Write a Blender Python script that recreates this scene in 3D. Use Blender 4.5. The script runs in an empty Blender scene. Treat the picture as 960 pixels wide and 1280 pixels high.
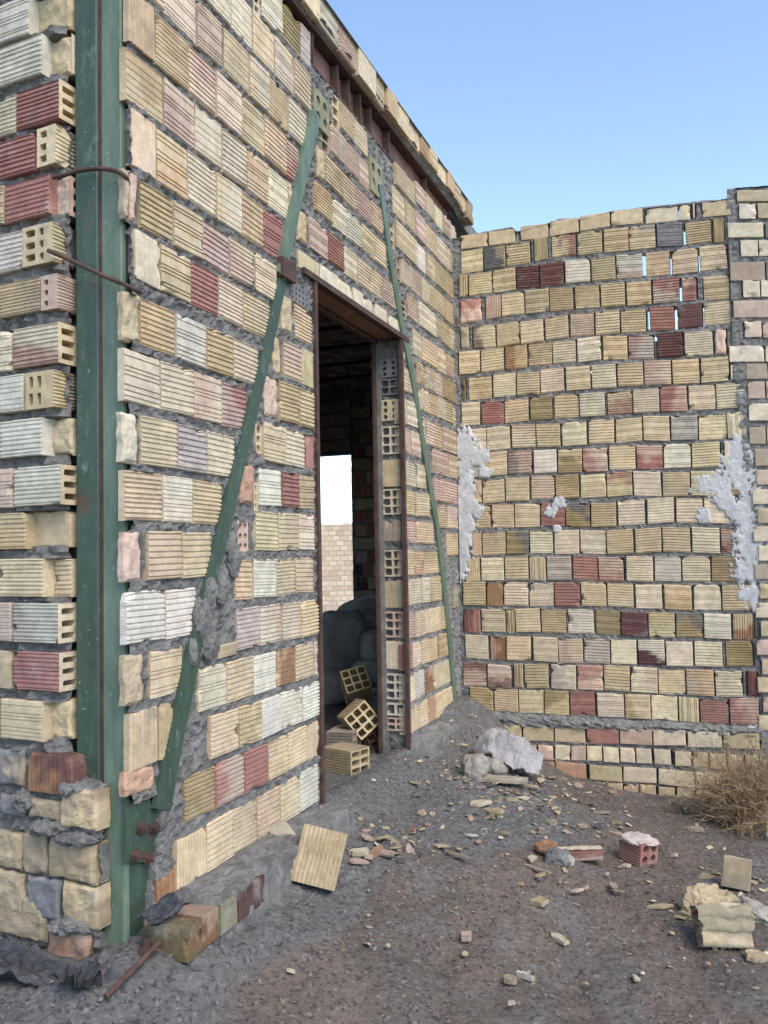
import bpy, math, random, re
import numpy as np
from mathutils import Vector, Matrix, Euler

random.seed(7)
rng = np.random.default_rng(11)
scene = bpy.context.scene
COL = scene.collection
R = math.radians

# ------------------------------------------------------------------ camera
F = 1100.0
CAM = np.array([0.0, 0.0, 1.55])
PITCH, ROLL = R(2.75), R(-1.09)
cam_rot = Euler((math.pi / 2 + PITCH, 0, 0)).to_matrix() @ Matrix.Rotation(ROLL, 3, 'Z')
CR = np.array(cam_rot)
cd = bpy.data.cameras.new('camera')
cam = bpy.data.objects.new('camera', cd)
COL.objects.link(cam)
cam.matrix_world = Matrix.Translation(Vector(CAM)) @ cam_rot.to_4x4()
cd.sensor_fit = 'VERTICAL'
cd.sensor_height = 36.0
cd.sensor_width = 27.0
cd.lens = F / 1280 * 36.0
cd.clip_start = 0.05
cd.clip_end = 2000
scene.camera = cam


def ray(x, y):
    d = CR @ np.array([(x - 480) / F, -(y - 640) / F, -1.0])
    return d


def pix(p):
    q = CR.T @ (np.array(p) - CAM)
    return 480 + F * q[0] / -q[2], 640 - F * q[1] / -q[2]


def hdir(x, y):
    d = ray(x, y)[:2]
    return d / np.linalg.norm(d)


class Frame:
    """A vertical plane: u runs along it, z is up, d comes out of it."""
    def __init__(s, o, t, n):
        s.o, s.t, s.n = np.array(o, float), np.array(t, float), np.array(n, float)

    def p(s, u, z, d=0.0):
        u, z, d = np.broadcast_arrays(np.asarray(u, float), np.asarray(z, float), np.asarray(d, float))
        xy = s.o + u[..., None] * s.t + d[..., None] * s.n
        return np.concatenate([xy, z[..., None]], -1)

    def at(s, x, y, d=0.0):
        r = ray(x, y)
        o = s.o + s.n * d
        t = np.dot(o - CAM[:2], s.n) / np.dot(r[:2], s.n)
        P = CAM + r * t
        return float(np.dot(P[:2] - s.o, s.t)), float(P[2])


# the long wall with the doorway
dL = hdir(895, 684)
rr = ray(157, 700)
nL = np.array([dL[1], -dL[0]])
oL = CAM[:2] + rr[:2] * (3.26 / rr[1]) + nL * .03
FL = Frame(oL, dL, nL)
# the boundary wall closing the yard
uc, _ = FL.at(574, 690)
corner = FL.p(uc, 0)[:2]
dR = -hdir(-2800, 754)
nR = np.array([dR[1], -dR[0]])
if np.dot(nR, CAM[:2] - corner) < 0:
    nR = -nR
FR = Frame(corner, dR, nR)
# the facade left of the column (turned a little more)
dF = -hdir(-1800, 735)
nF = np.array([dF[1], -dF[0]])
if nF[1] > 0:
    nF = -nF
r1 = ray(155.2, 700)[:2]
tt = np.dot(oL - 0.034 * nL - CAM[:2], nL) / np.dot(r1, nL)
PC = CAM[:2] + r1 * tt               # right front edge of the column, set back from the wall face
FC = Frame(PC, nL, -dL)              # front plane of the column
FF = Frame(PC - dL * 0.085, dF, nF)  # front plane of the facade blocks

# ------------------------------------------------------------------ noise
def _h(ix, iy, iz, seed):
    n = (ix.astype(np.int64) * 374761393 + iy.astype(np.int64) * 668265263 + iz.astype(np.int64) * 2147483647 + seed * 974711) & 0x7fffffff
    n = ((n ^ (n >> 13)) * 1274126177) & 0x7fffffff
    n = (n ^ (n >> 16)) & 0xffffff
    return n / float(0xffffff)


def vn(x, y, z=0.0, seed=0):
    x, y, z = np.broadcast_arrays(np.asarray(x, float), np.asarray(y, float), np.asarray(z, float))
    ix, iy, iz = np.floor(x), np.floor(y), np.floor(z)
    fx, fy, fz = x - ix, y - iy, z - iz
    fx, fy, fz = [f * f * (3 - 2 * f) for f in (fx, fy, fz)]
    r = 0
    for a in (0, 1):
        for b in (0, 1):
            for c in (0, 1):
                w = (fx if a else 1 - fx) * (fy if b else 1 - fy) * (fz if c else 1 - fz)
                r = r + w * _h(ix + a, iy + b, iz + c, seed)
    return r


def fbm(x, y, z=0.0, seed=0, oct=4):
    a, s, t = 0.5, 1.0, 0
    for o in range(oct):
        t = t + a * vn(np.asarray(x) * s, np.asarray(y) * s, np.asarray(z) * s, seed + o * 17)
        a *= 0.5
        s *= 2.03
    return t / (1 - 0.5 ** oct)


def sst(a, b, x):
    t = np.clip((x - a) / (b - a), 0, 1)
    return t * t * (3 - 2 * t)

# ------------------------------------------------------------------ colours
TINT = {
    'c': (.545, .435, .285), 'p': (.59, .50, .365), 'w': (.58, .53, .435), 'y': (.48, .378, .228), 'o': (.50, .365, .215),
    'l': (.33, .25, .13), 'k': (.50, .365, .29), 'g': (.43, .365, .325), 'r': (.335, .158, .132), 'd': (.125, .058, .056),
    'm': (.15, .15, .16), 't': (.46, .37, .235), 'n': (.29, .155, .085), 'e': (.34, .28, .20), 'b': (.10, .10, .11),
    'q': (.40, .24, .17), 'f': (.34, .265, .17), 'h': (.20, .15, .07),
}


class MB:
    def __init__(s):
        s.v, s.f, s.c, s.mi, s.n = [], [], [], [], 0

    def add(s, v, f, c, mi=0):
        v = np.asarray(v, float).reshape(-1, 3)
        c = np.asarray(c, float)
        if c.ndim == 1:
            c = np.tile(c, (len(v), 1))
        s.v.append(v)
        s.c.append(c)
        k = s.n
        s.f.extend([tuple(i + k for i in q) for q in f])
        s.mi.extend([mi] * len(f))
        s.n += len(v)

    def grid(s, P, c, mi=0, mask=None):
        """P: (M,N,3) vertices; mask (M-1,N-1) True keeps the cell."""
        M, N = P.shape[:2]
        idx = np.arange(M * N).reshape(M, N)
        q = np.stack([idx[:-1, :-1], idx[:-1, 1:], idx[1:, 1:], idx[1:, :-1]], -1)
        q = q.reshape(-1, 4) if mask is None else q[mask]
        s.add(P.reshape(-1, 3), q.tolist(), np.asarray(c).reshape(-1, 3) if np.asarray(c).ndim > 1 else c, mi)

    def box(s, P8, c, mi=0):
        """eight corners: bottom four in order, then top four"""
        s.add(P8, [(3, 2, 1, 0), (4, 5, 6, 7), (0, 1, 5, 4), (1, 2, 6, 5), (2, 3, 7, 6), (3, 0, 4, 7)], c, mi)

    def fbox(s, fr, u0, u1, z0, z1, d0, d1, c=(.5, .5, .5), mi=0):
        P = [fr.p(u, z, d) for z in (z0, z1) for u, d in ((u0, d0), (u1, d0), (u1, d1), (u0, d1))]
        s.box(np.array(P), c, mi)

    def tube(s, pts, rad, c=(.5, .5, .5), n=8, mi=0, cap=True):
        pts = np.asarray(pts, float)
        if np.isscalar(rad):
            rad = [rad] * len(pts)
        vs = []
        up = np.array([0.123, 0.31, 0.94])
        for i, p in enumerate(pts):
            a = pts[max(i - 1, 0)]
            b = pts[min(i + 1, len(pts) - 1)]
            t = b - a
            t = t / (np.linalg.norm(t) + 1e-9)
            x = np.cross(t, up)
            if np.linalg.norm(x) < .1:
                x = np.cross(t, [1, 0, 0])
            x /= np.linalg.norm(x)
            y = np.cross(t, x)
            for k in range(n):
                an = 2 * math.pi * k / n
                vs.append(p + rad[i] * (math.cos(an) * x + math.sin(an) * y))
        f = []
        for i in range(len(pts) - 1):
            for k in range(n):
                f.append((i * n + k, i * n + (k + 1) % n, (i + 1) * n + (k + 1) % n, (i + 1) * n + k))
        if cap:
            f.append(tuple(range(n))[::-1])
            f.append(tuple((len(pts) - 1) * n + k for k in range(n)))
        s.add(np.array(vs), f, c, mi)

    def build(s, name, mats, parent=None, smooth=False, loc=None):
        V = np.concatenate(s.v) if s.v else np.zeros((0, 3))
        if loc is not None:
            V = V - np.asarray(loc)
        me = bpy.data.meshes.new(name)
        me.from_pydata(V.tolist(), [], s.f)
        if not isinstance(mats, (list, tuple)):
            mats = [mats]
        for m in mats:
            me.materials.append(m)
        if len(mats) > 1:
            me.polygons.foreach_set('material_index', np.array(s.mi, dtype=np.int32))
        at = me.color_attributes.new('Col', 'FLOAT_COLOR', 'POINT')
        C = np.concatenate(s.c)
        at.data.foreach_set('color', np.concatenate([C, np.ones((len(C), 1))], 1).astype(np.float32).ravel())
        if smooth:
            me.polygons.foreach_set('use_smooth', np.ones(len(me.polygons), dtype=bool))
        me.update()
        o = bpy.data.objects.new(name, me)
        COL.objects.link(o)
        if parent is not None:
            o.parent = parent
        elif loc is not None:
            o.location = loc
        return o


def tag(o, label=None, cat=None, group=None, kind=None):
    if label:
        o['label'] = label
    if cat:
        o['category'] = cat
        o['kind'] = 'thing'
    if group:
        o['group'] = group
    if kind:
        o['kind'] = kind
    return o


def empty(name, loc=(0, 0, 0), **k):
    o = bpy.data.objects.new(name, None)
    o.empty_display_size = .2
    COL.objects.link(o)
    o.location = loc
    return tag(o, **k)


def put(o, root):
    """parent a mesh given in world coordinates to a root that stands at its base"""
    o.parent = root
    o.matrix_parent_inverse = Matrix.Translation(-root.location)
    return o

# ------------------------------------------------------------------ materials
def newmat(name):
    m = bpy.data.materials.new(name)
    m.use_nodes = True
    nt = m.node_tree
    b = nt.nodes['Principled BSDF']
    return m, nt, b


def N(nt, t, **k):
    n = nt.nodes.new(t)
    for a, v in k.items():
        if a in n.inputs:
            n.inputs[a].default_value = v
        else:
            setattr(n, a, v)
    return n


def noise(nt, co, scale, detail=4, rough=.6):
    n = N(nt, 'ShaderNodeTexNoise')
    n.inputs['Scale'].default_value = scale
    n.inputs['Detail'].default_value = detail
    n.inputs['Roughness'].default_value = rough
    nt.links.new(co, n.inputs['Vector'])
    return n.outputs['Fac']


def ramp(nt, fac, p0, p1, c0=0.0, c1=1.0):
    n = N(nt, 'ShaderNodeMapRange')
    n.clamp = True
    nt.links.new(fac, n.inputs[0])
    for i, v in enumerate((p0, p1, c0, c1)):
        n.inputs[i + 1].default_value = v
    return n.outputs[0]


def mix(nt, fac, a, b, blend='MIX'):
    n = N(nt, 'ShaderNodeMix', data_type='RGBA', blend_type=blend)
    for s, v in ((n.inputs[0], fac), (n.inputs[6], a), (n.inputs[7], b)):
        if isinstance(v, (int, float)):
            s.default_value = v
        elif isinstance(v, tuple):
            s.default_value = (*v, 1) if len(v) == 3 else v
        else:
            nt.links.new(v, s)
    return n.outputs[2]


def bump(nt, b, h, dist, strength=1.0, prev=None):
    n = N(nt, 'ShaderNodeBump')
    n.inputs['Strength'].default_value = strength
    n.inputs['Distance'].default_value = dist
    nt.links.new(h, n.inputs['Height'])
    if prev is not None:
        nt.links.new(prev, n.inputs['Normal'])
    nt.links.new(n.outputs[0], b.inputs['Normal'])
    return n.outputs[0]


def stretch(nt, co, s):
    n = N(nt, 'ShaderNodeMapping')
    n.inputs['Scale'].default_value = s
    nt.links.new(co, n.inputs['Vector'])
    return n.outputs[0]


def brick_mat(name='fired_clay'):
    m, nt, b = newmat(name)
    col = N(nt, 'ShaderNodeVertexColor', layer_name='Col').outputs['Color']
    co = N(nt, 'ShaderNodeTexCoord').outputs['Object']
    a = noise(nt, co, 22, 6, .65)
    v = ramp(nt, a, .3, .7, .80, 1.16)
    g = N(nt, 'ShaderNodeCombineColor')
    for i in range(3):
        nt.links.new(v, g.inputs[i])
    c = mix(nt, 1.0, col, g.outputs[0], 'MULTIPLY')
    st = noise(nt, stretch(nt, co, (1, 1, 7)), 14, 3, .6)          # extrusion streaks along the block
    c = mix(nt, ramp(nt, st, .5, .75, 0, .22), c, (.30, .20, .12))
    pale = noise(nt, co, 6.5, 5, .7)
    c = mix(nt, ramp(nt, pale, .56, .74, 0, .38), c, (.55, .52, .46))   # lime bloom
    gr = noise(nt, co, 9.3, 7, .75)
    c = mix(nt, ramp(nt, gr, .60, .70, 0, .55), c, (.19, .185, .185))   # cement smears
    pit = noise(nt, co, 170, 2, .5)
    c = mix(nt, ramp(nt, pit, .66, .74, 0, .6), c, (.13, .10, .07))
    big = noise(nt, co, 1.1, 5, .65)                                  # damp and dust in large patches
    c = mix(nt, ramp(nt, big, .48, .68, 0, .18), c, (.27, .235, .20))
    nt.links.new(c, b.inputs['Base Color'])
    b.inputs['Roughness'].default_value = .93
    b.inputs['Specular IOR Level'].default_value = .15
    f = noise(nt, co, 130, 5, .7)
    n1 = bump(nt, b, f, .0035, .8)
    f2 = noise(nt, co, 30, 4, .6)
    bump(nt, b, f2, .006, .6, n1)
    return m


def mortar_mat(name='cement_mortar', base=(.185, .180, .172), lite=(.37, .36, .342)):
    m, nt, b = newmat(name)
    co = N(nt, 'ShaderNodeTexCoord').outputs['Object']
    a = noise(nt, co, 11, 7, .7)
    c = mix(nt, ramp(nt, a, .35, .68), base, lite)
    d = noise(nt, co, 90, 4, .7)
    c = mix(nt, ramp(nt, d, .58, .72, 0, .7), c, (.055, .055, .06))
    d2 = noise(nt, co, 140, 2, .5)
    c = mix(nt, ramp(nt, d2, .68, .75, 0, .6), c, (.42, .40, .37))
    nt.links.new(c, b.inputs['Base Color'])
    b.inputs['Roughness'].default_value = .97
    b.inputs['Specular IOR Level'].default_value = .1
    n1 = bump(nt, b, noise(nt, co, 70, 7, .8), .022, 1.0)
    bump(nt, b, noise(nt, co, 210, 4, .7), .005, 1.0, n1)
    return m


def paint_mat(name, c0, c1, rust=(.10, .035, .022), amt=.66, rough=.45):
    m, nt, b = newmat(name)
    col = N(nt, 'ShaderNodeTexCoord').outputs['Object']
    a = noise(nt, stretch(nt, col, (3, 3, .8)), 5, 6, .65)
    c = mix(nt, ramp(nt, a, .35, .7), c0, c1)
    s = noise(nt, stretch(nt, col, (1, 1, .5)), 17, 6, .7)
    c = mix(nt, ramp(nt, s, .58, .70, 0, .40), c, (.20, .25, .215))    # scuffs and dust
    sp = noise(nt, col, 48, 4, .6)
    c = mix(nt, ramp(nt, sp, .665, .70, 0, .75), c, (.27, .265, .25))    # mortar splashes
    r = noise(nt, stretch(nt, col, (1, 1, .6)), 8.5, 8, .72)
    rf = ramp(nt, r, amt, amt + .05)
    c = mix(nt, rf, c, rust)
    nt.links.new(c, b.inputs['Base Color'])
    nt.links.new(ramp(nt, s, .4, .7, rough, rough + .3), b.inputs['Roughness'])
    n1 = bump(nt, b, noise(nt, col, 60, 4, .6), .0015, .6)
    bump(nt, b, noise(nt, col, 7, 3, .5), .01, .35, n1)
    return m


def plain_mat(name, c0, c1, scale=12, rough=.85, bd=.004, bs=60, spec=.3):
    m, nt, b = newmat(name)
    co = N(nt, 'ShaderNodeTexCoord').outputs['Object']
    c = mix(nt, ramp(nt, noise(nt, co, scale, 6, .65), .33, .68), c0, c1)
    nt.links.new(c, b.inputs['Base Color'])
    b.inputs['Roughness'].default_value = rough
    b.inputs['Specular IOR Level'].default_value = spec
    bump(nt, b, noise(nt, co, bs, 5, .65), bd, .8)
    return m


M_BRICK = brick_mat()
M_MORT = mortar_mat()
M_PLAST = plain_mat('gypsum_plaster', (.36, .355, .355), (.54, .535, .53), 16, .9, .008, 45)
M_GREEN = paint_mat('green_steel_paint', (.024, .047, .030), (.045, .080, .052), amt=.615, rough=.42)
M_GREEN2 = paint_mat('pale_green_steel_paint', (.066, .108, .072), (.135, .178, .128), amt=.625, rough=.5)
M_RUST = plain_mat('rusty_steel', (.042, .025, .021), (.098, .055, .042), 14, .75, .003, 70)
M_PRIMER = plain_mat('red_primer_steel', (.10, .042, .035), (.20, .105, .088), 5, .7, .002, 40)
M_OLIVE = plain_mat('yellow_green_steel', (.17, .16, .085), (.27, .255, .15), 9, .6, .002, 50)
M_SACK = plain_mat('woven_sack', (.30, .285, .26), (.44, .42, .385), 5, .8, .006, 22)
M_BAG = plain_mat('paper_bag', (.20, .185, .18), (.34, .325, .32), 7, .8, .008, 18)
M_LUMP = plain_mat('cement_lump', (.20, .18, .155), (.36, .33, .28), 13, .95, .012, 30, .1)
M_WOOD = plain_mat('weathered_wood', (.20, .17, .13), (.36, .32, .25), 14, .9, .004, 40, .1)
M_TAR = plain_mat('tar_sheet', (.02, .02, .023), (.06, .06, .066), 9, .6, .01, 25)
M_TWIG = plain_mat('dry_twigs', (.20, .135, .075), (.36, .265, .165), 30, .95, .001, 60, .05)
# ------------------------------------------------------------------ blocks
def profile(kind, w):
    """positions across the ribs (0..1) and their depth"""
    if kind == 0:                       # even deep ribs
        n = random.choice((8, 9, 10))
        cs = [(i + .5) / n + random.uniform(-.1, .1) / n for i in range(n)]
        hw, dp = .0048, random.uniform(.004, .0062)
    elif kind == 1:                     # flat lands with grooves in groups
        base = random.choice(([.08, .16, .24, .46, .54, .76, .84, .92], [.1, .2, .3, .5, .58, .66, .86], [.12, .2, .42, .5, .58, .8, .88]))
        cs = [c + random.uniform(-.008, .008) for c in base]
        hw, dp = .0032, random.uniform(.0035, .005)
    else:                               # thin scores
        n = random.choice((5, 6, 7, 11))
        cs = [(i + .5) / n + random.uniform(-.2, .2) / n for i in range(n)]
        hw, dp = .0024, random.uniform(.0022, .0036)
    a, d = [0, .025], [-.004, 0]
    for c in cs:
        for off, dd in ((-1, 0), (-.45, -dp), (.45, -dp), (1, 0)):
            t = c + off * hw / w
            if .03 < t < .97:
                a.append(t)
                d.append(dd)
    a += [.975, 1]
    d += [0, -.004]
    o = np.argsort(a, kind='stable')
    return np.array(a)[o], np.array(d)[o]


def two_tone(col, a, b):
    """col: one or two tint letters; a, b normalised positions on the face"""
    c0_ = np.array(TINT[col[0]])
    c0_ = c0_ * .95 + c0_.mean() * .05
    c1 = c0_ * random.uniform(.88, 1.10) * (1 + rng.normal(0, .02, 3))
    nz = fbm(a * 2.2 + random.uniform(0, 50), b * 2.2 + random.uniform(0, 50), 0, 3, 3)
    C = np.tile(c1, a.shape + (1,)) * (1 + .35 * (nz - .5))[..., None]
    if len(col) > 1:
        c2 = np.array(TINT[col[1]]) * random.uniform(.9, 1.1)
        an = random.choice((0, math.pi / 2, math.pi, 3 * math.pi / 2)) + random.uniform(-.5, .5)
        s = (a - .5) * math.cos(an) + (b - .5) * math.sin(an)
        m = sst(-.02, .20, s + 1.1 * (nz - .5) + .35 * (fbm(a * 9 + nz, b * 9, 0, 5, 3) - .5))
        m = m * random.uniform(.55, .9)
        C = C * (1 - m[..., None]) + c2 * m[..., None]
    return np.clip(C, .01, .8)


def block(mb, fr, Q, col, style='', dep=.07, d0=None, sides='lrtb', mi=0, ribk=1.0, tone=None):
    """Q: corners (u,z) bl, br, tr, tl on the frame"""
    Q = np.array(Q, float)
    w = np.linalg.norm(Q[1] - Q[0])
    h = np.linalg.norm(Q[3] - Q[0])
    if d0 is None:
        d0 = random.uniform(-.006, .006)
    rough = '#' in style
    if rough:
        k = 15
        pa = np.linspace(0, 1, k)
        pb, pd = np.linspace(0, 1, k), np.zeros(k)
        A, B = np.meshgrid(pa, pb)
        D = np.zeros_like(A)
    elif '_' in style:
        pa = np.array([0, .02, .12, .3, .5, .7, .88, .98, 1])
        A, B = np.meshgrid(pa, pa)
        D = np.zeros_like(A)
    else:
        kind = random.choices((0, 1, 2), (.5, .35, .15))[0]
        if '=' in style:
            kind = 0
        if '|' in style:
            pb, pd = profile(kind, w)
            pa = np.array([0, .02, .12, .3, .5, .7, .88, .98, 1])
            B, A = np.meshgrid(pa, pb)
        else:
            pb, pd = profile(kind, h)
            pa = np.array([0, .02, .10, .22, .36, .5, .64, .78, .90, .98, 1])
            A, B = np.meshgrid(pa, pb)
        D = np.tile(pd[:, None], (1, len(pa))) * ribk
    s1, s2 = random.uniform(0, 90), random.uniform(0, 90)
    # outline: bilinear map with a wobbling edge
    W = .0012 if not rough else .006
    e = np.minimum(np.minimum(A, 1 - A) * w, np.minimum(B, 1 - B) * h)
    fall = np.exp(-e / (.012 if not rough else .03))
    ox = (vn(A * w * 28 + s1, B * h * 28, 0, 1) - .5) * 2 * W * fall
    oz = (vn(A * w * 28, B * h * 28 + s2, 0, 2) - .5) * 2 * W * fall
    P = ((1 - A) * (1 - B))[..., None] * Q[0] + (A * (1 - B))[..., None] * Q[1] + (A * B)[..., None] * Q[2] + ((1 - A) * B)[..., None] * Q[3]
    U, Z = P[..., 0] + ox, P[..., 1] + oz
    D = D - .0022 * np.exp(-e / .003)
    if rough:
        D = D + (fbm(A * w * 24 + s1, B * h * 24 + s2, 0, 5, 5) - .5) * .022 - .010 * np.exp(-e / .005)
    else:
        D = D + (vn(A * w * 16 + s1, B * h * 16 + s2, 0, 6) - .5) * .0025
    # knocked-off corners and edges
    nch = 0 if rough else random.choices((0, 1, 2, 3), (.42, .3, .18, .1))[0]
    for _ in range(nch):
        t = random.random()
        ca, cb = random.choice(((t, 1), (t, 1), (t, 0), (0, t), (1, t), (0, 1), (1, 1)))
        rad = random.uniform(.010, .030)
        q = np.hypot((A - ca) * w, (B - cb) * h) * (1 + .8 * (vn(A * w * 60 + s2, B * h * 60, 0, 9) - .5))
        m = np.clip(1.25 - q / rad, 0, 1)
        D = D - m * random.uniform(.008, .02)
        U = U + (.5 - A) * w * m * .08
        Z = Z + (.5 - B) * h * m * .10
    C = two_tone(col, A, B) if tone is None else np.tile(np.array(tone), A.shape + (1,))
    V = fr.p(U, Z, D + d0)
    mb.grid(V, C, mi)
    M, K = A.shape
    # the block's four sides run back into the wall
    def strip(ii, jj):
        front = V[ii, jj]
        back = fr.p(U[ii, jj], Z[ii, jj], d0 - dep)
        mb.grid(np.stack([front, back]), np.stack([C[ii, jj] * .9] * 2), mi)
    vert = '|' in style and not rough and '_' not in style
    sl = {'b': (0, slice(None)), 't': (M - 1, slice(None)), 'l': (slice(None), 0), 'r': (slice(None), K - 1)}
    if vert:
        sl = {'l': (0, slice(None)), 'r': (M - 1, slice(None)), 'b': (slice(None), 0), 't': (slice(None), K - 1)}
    for k in sides:
        strip(*sl[k])


def holes(mb, fr, u0, u1, z0, z1, nx, nz, dep, col, d=0.0, rim=.012, rnd=False, mi=0, tone=None, shell=True):
    """a panel with nx by nz openings that run back by dep"""
    base = np.array(TINT[col]) * random.uniform(.9, 1.1) if tone is None else np.array(tone)
    cw, ch = (u1 - u0 - rim * .6) / nx, (z1 - z0 - rim * .6) / nz
    m = rim * .3
    V, Fc = [], []
    def q(*p):
        k = len(V)
        V.extend(p)
        Fc.append(tuple(range(k, k + len(p))))
    # outer frame
    def P(u, z, dd=0.0):
        return (u, z, d + dd)
    q(P(u0, z0), P(u1, z0), P(u1 - m, z0 + m), P(u0 + m, z0 + m))
    q(P(u1, z0), P(u1, z1), P(u1 - m, z1 - m), P(u1 - m, z0 + m))
    q(P(u1, z1), P(u0, z1), P(u0 + m, z1 - m), P(u1 - m, z1 - m))
    q(P(u0, z1), P(u0, z0), P(u0 + m, z0 + m), P(u0 + m, z1 - m))
    for i in range(nx):
        for j in range(nz):
            a0, b0 = u0 + m + i * cw, z0 + m + j * ch
            a1, b1 = a0 + cw, b0 + ch
            am, bm = (a0 + a1) / 2, (b0 + b1) / 2
            outer = [(a0, b0), (am, b0), (a1, b0), (a1, bm), (a1, b1), (am, b1), (a0, b1), (a0, bm)]
            r = rim * .5
            jx, jz = random.uniform(-.15, .15) * r, random.uniform(-.15, .15) * r
            hx, hz = cw / 2 - r, ch / 2 - r
            if rnd:
                hx = hz = min(hx, hz)
                sq = .707
            else:
                sq = .93
            inner = [(-sq, -sq), (0, -1), (sq, -sq), (1, 0), (sq, sq), (0, 1), (-sq, sq), (-1, 0)]
            inner = [(am + x * hx + jx, bm + z * hz + jz) for x, z in inner]
            for k in range(8):
                l = (k + 1) % 8
                q(P(*outer[k]), P(*outer[l]), P(*inner[l]), P(*inner[k]))
                q(P(*inner[k]), P(*inner[l]), P(*inner[l], -dep), P(*inner[k], -dep))
            q(*[P(*p, -dep) for p in inner])
    V = np.array(V)
    mb.add(fr.p(V[:, 0], V[:, 1], V[:, 2]), Fc, base, mi)
    # outside of the shell
    for (ua, za, ub, zb) in () if not shell else ((u0, z0, u1, z0), (u1, z0, u1, z1), (u1, z1, u0, z1), (u0, z1, u0, z0)):
        mb.add(np.array([fr.p(ua, za, d), fr.p(ub, zb, d), fr.p(ub, zb, d - dep), fr.p(ua, za, d - dep)]), [(0, 1, 2, 3)], base * .95, mi)


RX = re.compile(r'(-?\d+\.?\d*)([a-z|_#=]+)(-?\d+\.?\d*)')


def spec(s):
    return [(float(a), c, float(b)) for a, c, b in RX.findall(s)]


def split_code(c):
    return ''.join(x for x in c if x.isalpha()), ''.join(x for x in c if not x.isalpha())


class Wall:
    """blocks on a frame plus the mortar behind and between them"""
    def __init__(s, fr):
        s.fr, s.mb, s.marks, s.cuts, s.deep = fr, MB(), [], [], []
        s.ribk = 1.0

    tint = (1, 1, 1)

    def quad(s, Q, code, **k):
        col, st = split_code(code)
        k0 = len(s.mb.c)
        block(s.mb, s.fr, Q, col, st, ribk=s.ribk, **k)
        for i in range(k0, len(s.mb.c)):
            s.mb.c[i] = s.mb.c[i] * np.array(s.tint)
        s.marks.append(Q)

    def row_const(s, xr, yt, yb, text, d=0.0, jz=.003, **k):
        """a level course given at pixel column xr, block ends at pixel columns along it"""
        fr = s.fr
        _, zt = fr.at(xr, yt, d)
        _, zb = fr.at(xr, yb, d)
        for a, code, b in spec(text):
            us = []
            for x in (a, b):
                y = (yt + yb) / 2
                for _ in range(6):
                    u, z = fr.at(x, y, d)
                    px, py = pix(fr.p(u, (zt + zb) / 2, d))
                    y += py - pix(fr.p(u, z, d))[1]
                us.append(u)
            u0, u1 = us
            t = random.uniform(-.006, .006)
            j = random.uniform(-jz, jz)
            k2 = random.uniform(-.002, .002)
            Q = [(u0 + k2, zb + j - t / 2), (u1 - .002, zb + j + t / 2), (u1 - .002 + k2, zt + j + t / 2), (u0, zt + j - t / 2)]
            kk = dict(k)
            if xr == 160 and a < 182:
                kk['dep'] = .034
            s.quad(Q, code, **kk)

    def mortar(s, u0, u1, z0, z1, step, top=None, outline=None, base=-.010, amp=.022, pocket=-.045, mi=1, seed=0):
        nu, nz = int((u1 - u0) / step) + 1, int((z1 - z0) / step) + 1
        us, zs = np.linspace(u0, u1, nu), np.linspace(z0, z1, nz)
        U, Z = np.meshgrid(us, zs)
        rg = fbm(U * 30, Z * 36, 0, seed + 21, 4)
        D = base + amp * (rg - .5) + .012 * (vn(U * 9, Z * 9, 0, seed + 5) - .5)
        D = D + .9 * amp * (np.clip(vn(U * 52, Z * 60, 0, seed + 33) - .45, 0, 1) - .25) - .8 * amp * np.clip(vn(U * 38, Z * 44, 0, seed + 35) - .62, 0, 1)
        D = np.minimum(D, .007)
        if getattr(s, 'slope', None):
            D = D + s.slope(U, Z)
        keep = np.ones((nz - 1, nu - 1), bool)
        Um, Zm = (U[:-1, :-1] + U[1:, 1:]) / 2, (Z[:-1, :-1] + Z[1:, 1:]) / 2
        for Q in s.marks:
            Q = np.array(Q)
            a0, a1 = Q[:, 0].min(), Q[:, 0].max()
            i0, i1 = np.searchsorted(us, [a0 - .006, a1 + .006])
            j0, j1 = np.searchsorted(zs, [Q[:, 1].min() - .01, Q[:, 1].max() + .01])
            if i1 <= i0 or j1 <= j0:
                continue
            u = U[j0:j1, i0:i1]
            z = Z[j0:j1, i0:i1]
            t = np.clip((u - a0) / max(a1 - a0, 1e-6), 0, 1)
            zb = Q[0, 1] + (Q[1, 1] - Q[0, 1]) * t
            zt = Q[3, 1] + (Q[2, 1] - Q[3, 1]) * t
            m = (z > zb + .007) & (z < zt - .007)
            Dv = D[j0:j1, i0:i1]
            Dv[m] = np.minimum(Dv[m], pocket)
        for (fn, dep) in s.deep:
            m = fn(U, Z)
            D[m] = np.minimum(D[m], dep)
        for fn in s.cuts:
            keep &= ~fn(Um, Zm)
        if top is not None:
            keep &= Zm < top(Um)
        s.mb.grid(s.fr.p(U, Z, D), (.2, .2, .2), mi, keep)


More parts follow.
